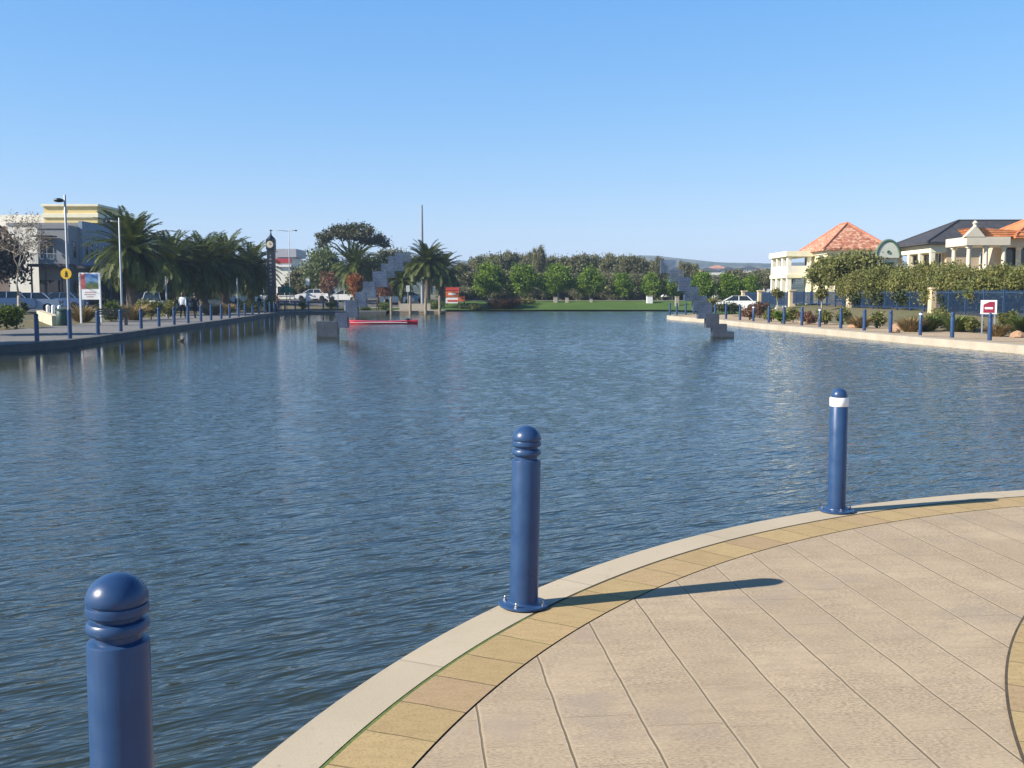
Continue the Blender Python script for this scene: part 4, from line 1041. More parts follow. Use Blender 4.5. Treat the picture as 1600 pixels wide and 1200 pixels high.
WH, SI, BL, DK = (.72, .72, .72), (.42, .44, .47), (.10, .17, .32), (.03, .035, .05)
park(6, 74, 'silver blue car at the left edge behind the bare tree', 200, (.20, .27, .40))
park(46, 75, 'pale blue rounded car between the bare tree and the lamp post', 195, (.30, .36, .46))
park(92, 84, 'blue car behind the low cream wall', 190, BL)
park(249, 92, 'white van seen from behind, left of the walkers', 88, WH, 'van')
park(324, 104, 'white car in the shade under the middle palms', 75, WH)
park(393, 116, 'white van parked left of the clock tower', 170, WH, 'van')
park(222, 100, 'dark blue car behind the tall palm', 185, DK)
park(489, 131, 'white car behind the white sign post', 178, WH)
park(508, 134, 'dark blue car between the two white ones', 182, BL)
park(537, 130, 'white car behind the sparse red tree', 176, WH)
park(620, 129, 'white hatchback beside the pale palm trunk', 10, WH, 'van')
park(641, 132, 'silver car under the sign left of the mast', 5, SI)
x = X(1150, 96); make_car('white car parked beyond the right bank', (x, 96, gz(x, 96) + .1), R(170), WH)
park(958, 150, 'dark car parked behind the lawn trees', 5, DK)

# ---------------------------------------------------------------- lamp posts, signs, tower and street furniture
def lamp(label, px, top, base_z, Y, r=.075, arm=None, sleeve=False, double=False, group='lamp posts'):
    r *= .78
    x = X(px, Y); h = Z(top, Y) - base_z; t = thing('lamp_post', label, 'lamp post', (x, Y, base_z), 0, group)
    MB().lathe([(r * 1.15, -.1), (r, .3), (r * .62, h - .02), (r * .4, h)], 14).build('pole', M_POLE, t, smooth=True, auto=40)
    if sleeve:
        MB().lathe([(r * 1.3, 0), (r * 1.3, 1.02), (r * 1.22, 1.06), (r * 1.02, 1.08)], 18).build('sleeve', M_BLUE, t, smooth=True, auto=40)
    for sg in ([arm] if arm and not double else [-arm, arm * .4] if arm else []):
        MB().tube([(0, 0, h * .955), (sg * .5, 0, h * .965), (sg, 0, h * .968)], .03, 8).build('arm', M_POLE, t, smooth=True)
        lm = MB(); lm.lathe([(.05, .09), (.16, .05), (.18, 0), (.15, -.04), (.05, -.06)], 14); lm.build('lantern', M_DARK, t, smooth=True, loc=(sg, 0, h * .968 - .05))
    return t
p = on_line(offset_line(left_l, .45, 1), 107)
t = lamp('tall grey lamp post rising from a blue sleeve on the left quay edge', 107, 304, .03, p.y, arm=-.22, sleeve=True); t.location.x = p.x
# round yellow sign on that pole
s = thing('round_sign', 'round yellow walker warning sign fixed to the tall lamp post', 'sign', (p.x, p.y - .12, Z(428, p.y)))
d = MB(); d.lathe([(.195, 0), (.20, .006), (.20, .012), (.195, .018)], 28); o = d.build('plate', simple('sign_yellow', (.75, .46, .03), .4, .08, 5), s, smooth=True, auto=40); o.rotation_euler = (PI / 2, 0, 0)
g = MB(); g.lathe([(.022, 0), (.022, .01)], 12, 0, .085)
g.prism([(-.03, .055), (.03, .055), (.04, -.02), (.02, -.02), (.05, -.11), (.025, -.11), (0, -.04), (-.03, -.115), (-.055, -.105), (-.02, -.02), (-.035, .0)], 'z', 0, .01)
o = g.build('walker_symbol', M_BLACK, s); o.rotation_euler = (PI / 2, 0, 0); o.location = (0, -.02, 0)
MB().box(-.03, .03, .0, .13, -.03, .03).build('bracket', M_STEEL, s)
Y = 66; x = X(190, Y); lamp('grey lamp post in front of the tall palm', 190, 340, gz(x, Y), Y, .10, arm=-.7)
Y = 78; x = X(260, Y); lamp('short pale post left of the walkers', 260, 432, gz(x, Y), Y, .09)
Y = 92; x = X(371, Y); lamp('short pale post left of the clock tower', 371, 434, gz(x, Y), Y, .12)
Y = 122; x = X(453, Y); lamp('thin street lamp with long arm right of the clock tower', 453, 356, gz(x, Y), Y, .08, arm=2.1, double=True)
Y = 112; x = X(525, Y); lamp('thin pale post between the two autumn trees', 528, 440, gz(x, Y), Y, .06)
# mast
Y = 118; x = X(660, Y); t = thing('mast', 'tall plain grey mast rising above the palms', 'mast', (x, Y, gz(x, Y)))
h = Z(321, Y) - gz(x, Y); MB().lathe([(.20, -.1), (.17, h * .6), (.11, h), (.02, h + .1)], 14).build('pole', M_POLE, t, smooth=True, auto=40); MB().lathe([(.32, 0), (.32, .05), (.2, .08)], 16).build('foot', M_STEEL, t)
# clock tower
Y = 97; x = X(425, Y); z0 = gz(x, Y); h = Z(374, Y) - z0; w = 13 / 1600 * Y / 2
t = thing('clock_tower', 'slim black clock tower with a pale dial and a spire', 'clock tower', (x, Y, z0))
MB().box(-w * .86, w * .86, -w * .86, w * .86, -.2, h - 1.0).build('shaft', simple('clock_black', (.016, .02, .028), .4, .25, 4), t, bevel=.03)
MB().box(-w * 1.1, w * 1.1, -w * 1.1, w * 1.1, -.2, .5).build('plinth', simple('brown_plinth', (.12, .07, .05), .8, .2, 5), t, bevel=.03)
hd = MB().box(-w, w, -w, w, h - 1.0, h).build('clock_case', MATS['clock_black'], t, bevel=.04)
MB().lathe([(w * 1.2, h), (w * .75, h + .18), (w * .28, h + .38), (.05, h + .62), (.02, h + .95)], 4).build('spire', MATS['clock_black'], t).rotation_euler = (0, 0, 0)
dial = MB().lathe([(.30, 0), (.32, .02), (.30, .04)], 24).build('dial', simple('dial_cream', (.62, .52, .40), .5, .05, 5), hd, smooth=True, auto=30); dial.rotation_euler = (PI / 2, 0, 0); dial.location = (0, -w, h - .5)
hm = MB(); hm.box(-.02, .02, -.055, -.045, 0, .22); hm.box(0, .15, -.065, -.056, -.02, .02); hm.build('hands', M_BLACK, hd, loc=(0, -w, h - .5))
lt = MB()
for i in range(9): zz = h - 1.5 - i * .34; lt.box(-.09, .09, -.02, .0, zz - .10, zz + .06) if i % 3 else lt.box(-.05, .05, -.02, 0, zz - .10, zz + .06)
lt.build('lettering', simple('dull_gold', (.22, .22, .23), .4, .1, 5), t, loc=(0, -w * .86, 0))

# picture board on the left
Y = 60; x = X(141, Y); z0 = gz(x, Y); zt, zb = Z(426, Y), Z(468, Y); hw = 15.5 / 1600 * Y
t = thing('picture_board', 'tall white framed board with a landscape picture and red stripe', 'sign board', (x, Y, z0))
for sg in (-1, 1): MB().box(sg * hw - .05, sg * hw + .05, -.05, .05, -.1, zt - z0).build('post', M_WHITE, t, bevel=.01)
MB().box(-hw + .05, hw - .05, -.03, .03, zb - z0, zt - z0 - .002).build('panel', M_WHITE, t)
pm, nt, b = nodes_of('landscape_print'); v = coord(nt); sp = nt.nodes.new('ShaderNodeSeparateXYZ'); L(nt, v, sp.inputs[0])
zz = math_node(nt, 'ADD', sp.outputs[2], math_node(nt, 'MULTIPLY', noise(nt, 5, 4, .6, v), .45))
L(nt, ramp(nt, math_node(nt, 'MULTIPLY', zz, .9), [(.15, (.16, .15, .06)), (.42, (.10, .16, .05)), (.62, (.16, .30, .45)), (.95, (.08, .20, .48))]), b.inputs['Base Color']); b.inputs['Roughness'].default_value = .4
pz = zb - z0 + (zt - zb) * .40
MB().box(-hw + .34, hw - .09, -.012, 0, 0, zt - z0 - .08 - pz).build('picture', pm, t, loc=(0, -.031, pz))
MB().box(-hw + .08, -hw + .325, -.012, 0, 0, zt - z0 - .08 - pz).build('red_stripe', simple('faded_red', (.45, .09, .09), .5, .1, 4), t, loc=(0, -.031, pz))
lb = MB()
for i, (a, c) in enumerate([(-.30, .34), (-.34, .30), (-.2, .2)]): lb.box(a, c, -.01, 0, pz - .22 - i * .13, pz - .17 - i * .13)
lb.build('caption', simple('faint_red_ink', (.50, .33, .31), .6, .1, 5), t, loc=(0, -.031, 0))

# maroon sign on the right bank
Y = 40.0; c = W(1545, 481, Y); z0 = gz(c.x, Y)
t = thing('estate_sign', 'white framed maroon sign on two legs on the right bank', 'sign', (c.x, Y, z0), R(-18))
zt, zb = Z(469, Y) - z0, Z(491, Y) - z0
MB().box(-.29, .29, -.04, .04, zb, zt).build('panel', M_WHITE, t, bevel=.008)
mr = simple('maroon_paint', (.27, .018, .045), .45, .08, 5)
mp = MB(); H_ = zt - zb; mp.prism([(-.20, zb + .06), (.20, zb + .06), (.20, zt - .06), (.02, zt - .06), (-.20, zt - .17)], 'y', -.052, -.041); mp.build('maroon_field', mr, t)
MB().box(-.15, .14, -.060, -.053, zb + H_ * .36, zb + H_ * .50).build('white_band', M_WHITE, t)
for sg in (-1, 1): MB().box(sg * .22 - .025, sg * .22 + .025, -.02, .02, -.1, zb).build('leg', M_POLE, t)

# white double sign post and small signs beyond the far quay
Y = 107; x = X(481, Y); z0 = gz(x, Y); t = thing('sign_post', 'post with two white panels left of the sparse red tree', 'sign', (x, Y, z0))
MB().lathe([(.04, -.1), (.04, Z(434, Y) - z0)], 8).build('pole', M_POLE, t)
MB().box(-.20, .20, -.07, -.045, Z(446, Y) - z0, Z(435, Y) - z0).build('panel', M_WHITE, t); MB().box(-.18, .18, -.07, -.045, Z(471, Y) - z0, Z(457, Y) - z0).build('panel', M_WHITE, t)
Y = 112; x = X(637.5, Y); z0 = gz(x, Y); t = thing('sign_post', 'post with a grey white square sign left of the mast', 'sign', (x, Y, z0))
MB().lathe([(.045, -.1), (.045, Z(446, Y) - z0)], 8).build('pole', M_POLE, t); MB().box(-.2, .2, -.07, -.046, Z(456, Y) - z0, Z(446, Y) - z0).build('panel', simple('grey_white', (.5, .5, .48), .5, .1, 4), t)
Y = 104; x = X(539, Y); z0 = gz(x, Y); t = thing('marker_post', 'short white marker post on the far quay', 'post', (x, Y, z0)); MB().lathe([(.09, -.1), (.09, .9), (.06, .98)], 10).build('post', M_WHITE, t)

# orange roadwork board and barrier
Y = 120; x = X(707, Y); z0 = gz(x, Y); t = thing('orange_board', 'orange and white roadwork board right of the palms', 'sign board', (x, Y, z0))
hw = 10.5 / 1600 * Y
OR = simple('safety_orange', (.62, .14, .04), .5, .1, 4)
for a, c, m_, nm in ((449, 454, simple('signal_red', (.55, .06, .05), .5, .1, 4), 'red_band'), (455, 464, OR, 'orange_panel'), (465, 474, M_WHITE, 'white_panel')):
    MB().box(-hw, hw, -.06, .06, Z(c, Y) - z0, Z(a, Y) - z0).build(nm, m_, t, bevel=.01)
MB().box(-hw * .6, hw * .5, -.075, -.061, Z(461, Y) - z0, Z(457.5, Y) - z0).build('white_mark', M_WHITE, t); MB().box(-hw * .75, hw * .75, -.075, -.061, Z(471.5, Y) - z0, Z(468.5, Y) - z0).build('red_mark', MATS['signal_red'], t)
for sg in (-1, 1): MB().box(sg * hw * .8 - .05, sg * hw * .8 + .05, .061, .14, -.1, Z(450, Y) - z0).build('leg', M_DARK, t)
x = X(721, Y); z0 = gz(x, Y); t = thing('orange_barrier', 'small bright orange barrier on dark feet beside the roadwork board', 'barrier', (x, Y, z0)); MB().box(-.42, .42, -.08, .08, .35, Z(463, Y) - z0).build('panel', OR, t, bevel=.02)
for sg in (-1, 1): MB().box(sg * .32 - .06, sg * .32 + .06, -.25, .25, 0, .34).build('foot', M_DARK, t)

# jetty with posts
t = thing('jetty', 'low jetty with timber posts and a pale back wall below the mast', 'jetty', (X(650, 99.6), 99.6, 0))
TM = simple('grey_timber', (.25, .20, .14), .9, .3, 4, .3, stretch=(1, 4, 1)); x0, x1 = X(610, 99.6) - t.location.x, X(690, 99.6) - t.location.x
MB().box(x0, x1, 0, 7.5, -.10, .06).build('deck', TM, t, bevel=.01); MB().box(x0 + .3, x1 - 1.5, 5.2, 5.4, .06, .72).build('back_wall', M_QUAY, t, bevel=.01)
MB().box(x0 + .1, x1 - .1, .02, .2, -.9, -.104).build('edge_beam', TM, t)
for px, tp in ((611, 464), (641, 462), (665, 465), (687, 462)): xx = X(px, 99.5) - t.location.x; MB().lathe([(.13, -.9), (.12, Z(tp, 99.5) - .05), (.08, Z(tp, 99.5))], 10, xx, -.12).build('post', TM, t)

# park furniture on the lawn
def park_box(label, px, tp, Y, w, name='white_cabinet', cat='cabinet'):
    x = X(px, Y); z0 = gz(x, Y); t = thing(name, label, cat, (x, Y, z0)); h = Z(tp, Y) - z0; hw = w / 1600 * Y / 2
    MB().box(-hw, hw, -hw, hw, 0, h - .08).build('body', M_WHITE if w > 7 else M_QUAY, t, bevel=.02); MB().box(-hw * 1.1, hw * 1.1, -hw * 1.1, hw * 1.1, h - .078, h).build('lid', M_QUAY, t, bevel=.015); return t
park_box('white service cabinet on the lawn under the right trees', 1015, 462, 121, 9)
park_box('pale post box left of the lawn trees, the wider of two', 868, 464, 122, 6)
park_box('pale round-topped box on the lawn, the smaller of two', 886, 465, 122, 5)
park_box('tan bin near the middle of the lawn', 924, 467, 122, 4, 'bin', 'bin')
park_box('brownish bin at the right end of the lawn', 1058, 463, 118, 6, 'bin', 'bin')
Y = 132; x = X(1042, Y); z0 = gz(x, Y); t = thing('marquee', 'small white tent beyond the lawn', 'tent', (x, Y, z0)); hw = 8 / 1600 * Y; h = Z(456, Y) - z0
MB().add([(-hw, -hw, h * .55), (hw, -hw, h * .55), (hw, hw, h * .55), (-hw, hw, h * .55), (0, 0, h), (-hw, -hw, h * .45), (hw, -hw, h * .45), (hw, hw, h * .45), (-hw, hw, h * .45)], [(0, 1, 4), (1, 2, 4), (2, 3, 4), (3, 0, 4), (0, 1, 6, 5), (1, 2, 7, 6), (2, 3, 8, 7), (3, 0, 5, 8)]).build('canopy', M_WHITE, t)
for sx in (-1, 1):
    for sy in (-1, 1): MB().lathe([(.03, 0), (.03, h * .46)], 6, sx * (hw - .05), sy * (hw - .05)).build('pole', M_POLE, t)
# cafe umbrella by clock tower
Y = 103; x = X(448, Y); z0 = gz(x, Y); t = thing('market_umbrella', 'green market umbrella right of the clock tower', 'umbrella', (x, Y, z0)); h = Z(446, Y) - z0
cv = MB(); cv.lathe([(.62, h - .75), (.64, h - .5), (.3, h - .12), (.03, h)], 8); cv.build('canopy', simple('green_canvas', (.02, .12, .07), .8, .15, 5), t); MB().lathe([(.03, 0), (.03, h - .1)], 8).build('pole', M_DARK, t); MB().lathe([(.3, 0), (.3, .07), (.05, .1)], 14).build('foot', M_DARK, t)
# bench, bin, low wall and posts on the left promenade
Y = 52; x = X(150, Y); t = thing('bench', 'dark slatted bench behind the left quay bollards', 'bench', (x - .2, Y + 2.5, .015), R(8))
sb = MB()
for i in range(4): sb.box(-.85, .85, -.24 + i * .125, -.14 + i * .125, .43, .46)
sb.build('seat', M_DARK, t); bb = MB()
for i in range(3): bb.box(-.85, .85, .29, .32, .55 + i * .12, .64 + i * .12)
bb.build('backrest', M_DARK, t)
for sg in (-1, 1): MB().box(sg * .7 - .03, sg * .7 + .03, -.22, .285, 0, .428).build('leg', M_DARK, t)
Y = 54; x = X(96, Y); t = thing('litter_bin', 'dark green litter bin at the end of the low cream wall', 'bin', (x, Y, gz(x, Y))); MB().lathe([(.26, 0), (.30, .06), (.30, .74), (.27, .78)], 16).build('body', simple('bin_green', (.025, .06, .045), .5, .2, 5), t, smooth=True, auto=40); MB().lathe([(.31, .781), (.31, .83), (.22, .90), (.05, .92)], 16).build('lid', MATS['bin_green'], t, smooth=True, auto=40)
a, c = W(62, 484, 64), W(87, 506, 55.2); t = thing('low_wall', 'low cream masonry wall running back from the litter bin', 'wall', (0, 0, 0))
mb = MB(); dv = Vector((c.x - a.x, c.y - a.y)).normalized(); nv = Vector((-dv.y, dv.x)) * .18
za, zc = gz(a.x, a.y), gz(c.x, c.y)
mb.add([(a.x - nv.x, a.y - nv.y, za - .2), (a.x + nv.x, a.y + nv.y, za - .2), (c.x + nv.x, c.y + nv.y, zc - .2), (c.x - nv.x, c.y - nv.y, zc - .2), (a.x - nv.x, a.y - nv.y, za + .55), (a.x + nv.x, a.y + nv.y, za + .55), (c.x + nv.x, c.y + nv.y, zc + .5), (c.x - nv.x, c.y - nv.y, zc + .5)], [(0, 3, 2, 1), (4, 5, 6, 7), (0, 1, 5, 4), (1, 2, 6, 5), (2, 3, 7, 6), (3, 0, 4, 7)])
mb.build('masonry', simple('cream_masonry', (.52, .43, .30), .9, .15, 4, .3), t)
for i, px in enumerate((82, 92, 74)):
    Y = 64; x = X(px, Y); t = thing('white_post', ['cream post behind the low wall, left of the bin','cream post behind the low wall, above the bin','cream post at the far end of the low wall'][i], 'post', (x, Y, gz(x, Y)), 0, 'cream posts by the low wall'); MB().lathe([(.11, -.1), (.11, .82), (.09, .88), (.02, .92)], 12).build('post', M_WHITE, t, smooth=True, auto=40)

# ---------------------------------------------------------------- buildings
def wall_mat(name, col, var=.08): return simple(name, col, .85, var, 1.2, .15)
CREAM = wall_mat('cream_render', (.72, .63, .40)); WHITEW = wall_mat('white_render', (.76, .72, .62)); GREYW = wall_mat('grey_render', (.23, .23, .235)); TAN = wall_mat('tan_brick', (.56, .42, .26), .15); YELL = wall_mat('yellow_render', (.72, .55, .24)); PALEY = wall_mat('pale_yellow_trim', (.78, .72, .52)); BLUEG = wall_mat('blue_grey_render', (.22, .27, .33)); DKW = wall_mat('dark_shopfront', (.06, .055, .06)); GREENT = wall_mat('green_trim', (.07, .13, .09)); GREENW = wall_mat('grey_green_render', (.56, .58, .48))
def tile_mat(name, a, b2, c2):
    m, nt, b = nodes_of(name); v = coord(nt)
    vo = nt.nodes.new('ShaderNodeTexVoronoi'); vo.inputs['Scale'].default_value = 4.6; L(nt, mapping(nt, v, scale=(1, 1, 1.7)), vo.inputs['Vector'])
    sp = nt.nodes.new('ShaderNodeSeparateColor'); L(nt, vo.outputs['Color'], sp.inputs[0])
    c = ramp(nt, sp.outputs[0], [(.0, a), (.55, b2), (1.0, c2)])
    wv = nt.nodes.new('ShaderNodeTexWave'); wv.bands_direction = 'Z'; wv.inputs['Scale'].default_value = 2.4; L(nt, v, wv.inputs['Vector'])
    c = mix(nt, ramp(nt, wv.outputs['Fac'], [(.0, .45), (.3, 0.)]), c, tuple(k * .45 for k in a)); L(nt, c, b.inputs['Base Color']); b.inputs['Roughness'].default_value = .85
    bump(nt, b, wv.outputs['Fac'], .5, .04); return m
TERRA = tile_mat('mottled_terracotta', (.30, .10, .055), (.50, .21, .12), (.64, .42, .29)); ORANGE = tile_mat('orange_tile', (.50, .17, .06), (.58, .21, .08), (.62, .26, .11)); SLATE = tile_mat('dark_slate_tile', (.030, .030, .036), (.045, .045, .052), (.06, .06, .066))
def hip(x0, x1, y0, y1, ze, zr, oh=.45):
    x0 -= oh; x1 += oh; y0 -= oh; y1 += oh; d = min(x1 - x0, y1 - y0) / 2; mb = MB()
    if x1 - x0 >= y1 - y0: r0, r1 = (x0 + d, (y0 + y1) / 2, zr), (x1 - d, (y0 + y1) / 2, zr)
    else: r0, r1 = ((x0 + x1) / 2, y0 + d, zr), ((x0 + x1) / 2, y1 - d, zr)
    e = [(x0, y0, ze), (x1, y0, ze), (x1, y1, ze), (x0, y1, ze)]; lo = [(a, b, ze - .18) for a, b, _ in e]
    if x1 - x0 >= y1 - y0: fs = [(0, 1, 9, 8), (1, 2, 9), (2, 3, 8, 9), (3, 0, 8)]
    else: fs = [(0, 1, 8), (1, 2, 9, 8), (2, 3, 9), (3, 0, 8, 9)]
    mb.add(e + lo + [r0, r1], fs + [(4, 5, 1, 0), (5, 6, 2, 1), (6, 7, 3, 2), (7, 4, 0, 3), (7, 6, 5, 4)])
    return mb, r0, r1, e
def ridge_caps(r0, r1, e, mat, parent):
    mb = MB(); c0 = e[0]; 
    ends = [(e[0], r0), (e[3], r0), (e[1], r1), (e[2], r1)] if abs(r1[0] - r0[0]) >= abs(r1[1] - r0[1]) else [(e[0], r0), (e[1], r0), (e[2], r1), (e[3], r1)]
    for a, b in ends: mb.tube([a, b], .09, 6)
    if (Vector(r1) - Vector(r0)).length > .2: mb.tube([r0, r1], .09, 6)
    mb.build('ridge_cap', mat, parent)
def window(parent, x, y, z, w, h, face, frame=None, name='window', nb=2):
    """window on an outside wall: face '-y' or '-x' or '+x'; frame stands proud, pane behind it"""
    fr = MB(); pn = MB(); t = .07
    def bx(mb, u0, u1, z0, z1, d0, d1):
        if face == '-y': mb.box(x + u0, x + u1, y - d1, y - d0, z + z0, z + z1)
        elif face == '-x': mb.box(x - d1, x - d0, y + u0, y + u1, z + z0, z + z1)
        else: mb.box(x + d0, x + d1, y + u0, y + u1, z + z0, z + z1)
    bx(fr, -w/2 - t, w/2 + t, h, h + t, .0, .07); bx(fr, -w/2 - t, w/2 + t, -t - .03, 0, .0, .10)
    bx(fr, -w/2 - t, -w/2, 0, h, .0, .065); bx(fr, w/2, w/2 + t, 0, h, .0, .065)
    for i in range(1, nb): bx(fr, -w/2 + w*i/nb - .03, -w/2 + w*i/nb + .03, 0, h, .021, .055)
    bx(pn, -w/2, w/2, 0, h, .004, .02)
    f = fr.build(name, frame or M_WHITE, parent); pn.build('pane', M_GLASS, f); return f

# cream house on the right
def H1():
    x0, x1, y0, y1 = 26.0, 30.7, 85, 91.6; zb = .8; ze = Z(391, 85)
    t = thing('house', 'cream two storey house with mottled terracotta hip roof and corner balcony', 'house', (x0, y0, zb)); o = Vector((x0, y0, zb))
    ze -= zb
    MB().box(0, x1 - x0, 0, y1 - y0, -.6, ze).build('wall', CREAM, t)
    mb, r0, r1, e = hip(0, x1 - x0, 0, y1 - y0, ze + .14, Z(349, 88) - zb); mb.build('roof', TERRA, t); ridge_caps(r0, r1, e, simple('ridge_red', (.42, .15, .08), .85, .2, 4), t)
    MB().box(-.06, x1 - x0 + .06, -.06, y1 - y0 + .06, 2.35, 2.55).build('string_course', PALEY, t)
    MB().box(-.12, x1 - x0 + .12, -.12, y1 - y0 + .12, ze - .30, ze - .045).build('cornice', PALEY, t)
    for yy in (1.6, 4.6):
        for zz in (.5, 3.1): window(t, 0, yy, zz, 1.1, 1.35, '-x')
    for xx in (1.3, 3.4):
        for zz in (.5, 3.1): window(t, xx, 0, zz, 1.2, 1.35, '-y')
    # verandah
    bx0, bx1, by0, by1 = -2.3, -.13, 3.6, 9.3
    zt = Z(393, 89) - zb; zm = Z(431, 89) - zb
    MB().box(bx0 - .2, bx1, by0 - .2, by1, zt - .45, zt).build('balcony_roof', PALEY, t, bevel=.02)
    MB().box(bx0 - .1, bx1, by0 - .1, by1, zm - .18, zm + .12).build('balcony_floor', PALEY, t)
    bp = MB(); bp.box(bx0, bx0 + .14, by0, by1, zm + .121, zm + .86); bp.box(bx0 + .141, bx1, by0, by0 + .14, zm + .121, zm + .86); bp.build('parapet', WHITEW, t)
    for xx, yy in ((bx0 + .16, by0 + .16), (bx0 + .16, by0 + 1.9), (bx0 + .16, by0 + 3.7), (bx0 + .16, by1 - .3), (bx1 - .3, by0 + .16)):
        MB().box(xx - .17, xx + .17, yy - .17, yy + .17, zm + .861, zt - .451).build('column', WHITEW, t, bevel=.015); MB().box(xx - .19, xx + .19, yy - .19, yy + .19, -.6, zm - .181).build('column', WHITEW, t, bevel=.015)
    MB().box(-.135, -.01, 4.6, 6.0, zm + .15, zm + 2.0).build('balcony_door', M_GLASS, t)
H1()
# arched gable house
def H2():
    Y = 82; x0, x1 = X(1367, Y), X(1402, Y); zb = .9; t = thing('house', 'pale green house front with a curved arched gable trimmed in dark green', 'house', (x0, Y, zb)); w = x1 - x0; zs = Z(397, Y) - zb; zt = Z(377, Y) - zb
    MB().box(.05, w - .05, .0, 2.4, -.6, zs - .3).build('wall', GREENW, t)
    pts = [(0, zs - .299), (w, zs - .299)] + [(w / 2 + w / 2 * math.cos(R(a)), zs - .299 + (zt - zs + .3) * math.sin(R(a))) for a in range(8, 180, 8)]
    MB().prism(pts, 'y', -.25, .3).build('gable', GREENW, t)
    arcp = [(w / 2 + (w / 2 + .05) * math.cos(R(a)), -.2, zs - .3 + (zt - zs + .35) * math.sin(R(a))) for a in range(0, 181, 9)]
    MB().tube(arcp, .12, 8).build('arch_trim', GREENT, t, smooth=True)
    rs = MB(); rs.lathe([(.12, 0), (.14, .03), (.12, .06), (.08, .03)], 18); q = rs.build('rosette', GREENT, t); q.rotation_euler = (PI / 2, 0, 0); q.location = (w / 2, -.25, zs + .15)
    window(t, w / 2, 0, zs - 2.2, 1.0, 1.5, '-y', GREENT)
H2()
def H3():
    Y = 80; x0 = 32.5; zb = .9; ze = Z(381, Y) - zb; y1 = 7.2; w = 16
    t = thing('house', 'tan brick house with a dark slate hip roof and columned side porch', 'house', (x0, Y, zb))
    MB().box(1.2, w, 0, y1, -.6, ze).build('wall', TAN, t)
    mb, r0, r1, e = hip(0, w, 0, y1, ze + .15, Z(344.5, 83.5) - zb, .5); mb.build('roof', SLATE, t); ridge_caps(r0, r1, e, simple('slate_ridge', (.035, .035, .04), .8, .2, 4), t)
    MB().box(-.02, 1.19, .0, y1 - .02, ze - .65, ze - .05).build('porch_beam', PALEY, t); MB().box(-.02, 1.19, 0, y1 - .02, -.6, 2.3).build('porch_base', TAN, t)
    for i in range(4): MB().box(.0, .34, .02 + i * 2.22, .36 + i * 2.22, 2.301, ze - .651).build('column', PALEY, t, bevel=.015)
    for yy in (1.4, 3.6, 5.8): window(t, 1.2, yy, 2.6, 1.1, 1.35, '-x')
    window(t, 4.6, 0, 2.7, 1.5, 1.2, '-y'); window(t, 9.0, 0, 2.7, 1.5, 1.2, '-y')
H3()
def H4():
    Y = 62; x0 = X(1507, Y); zb = .9; za = Z(370, Y) - zb; zl = Z(383, Y) - zb; t = thing('house', 'apricot house with orange roof and white columned portico at the right edge', 'house', (x0, Y, zb))
    AP = wall_mat('apricot_render', (.62, .47, .32)); IV = wall_mat('ivory_render', (.64, .57, .44))
    w = X(1576, Y) - x0
    MB().box(3.1, 12, 3.0, 4.6, -.6, za + .1).build('wall', AP, t)
    MB().box(0, w, 0, 3.0 - .01, zl - .02, za).build('entablature', IV, t, bevel=.02); MB().box(w + .001, w + 4.5, .9, 2.99, zl - .03, za - .02).build('entablature', IV, t, bevel=.02)
    MB().box(-.05, w + 4.5, .05, 2.99, 1.6, 1.9).build('terrace', IV, t); MB().box(0, w + 4.5, .15, 2.98, -.6, 1.599).build('terrace_base', AP, t)
    for xx, yy in ((.3, .3), (w * .5, .3), (w - .25, .3), (w + 1.1, 1.2), (w + 2.6, 1.2), (.3, 2.4)):
        MB().lathe([(.20, 1.901), (.20, 2.0), (.14, 2.05), (.12, zl - .22), (.20, zl - .14), (.20, zl - .021)], 14, xx, yy).build('column', IV, t, smooth=True, auto=40)
    ap = Z(352.5, Y) - zb; gx1 = X(1536, Y) - x0
    MB().prism([(-.12, za + .002), (gx1, za + .002), (gx1 * .47, ap)], 'y', -.02, .35).build('gable', IV, t)
    MB().add([(gx1 * .47, .351, ap - .08), (gx1 * .47, 2.6, ap - .08), (3.6, 2.6, ap - .3), (3.6, .351, ap - .3), (gx1, .351, za + .02), (3.4, .351, za + .02), (gx1, 2.6, za + .02), (3.4, 2.6, za + .02)], [(0, 3, 2, 1), (0, 4, 5, 3), (1, 2, 7, 6), (0, 1, 6, 4)]).build('porch_roof', ORANGE, t)
    MB().lathe([(.14, ap - .1), (.10, ap + .05), (.17, ap + .16), (.05, ap + .3)], 10, gx1 * .47, .1).build('finial', IV, t)
    mb = MB(); zr = Z(338, 66) - zb
    e, r0, r1 = None, None, None
    mb, r0, r1, e = hip(3.4, 13, .5, 4.9, za + .12, 5.7, .4); mb.build('roof', ORANGE, t); ridge_caps(r0, r1, e, simple('orange_ridge', (.5, .17, .07), .85, .2, 4), t)
    window(t, w + 1.8, 3.0, 2.0, 1.4, 1.9, '-y')
H4()

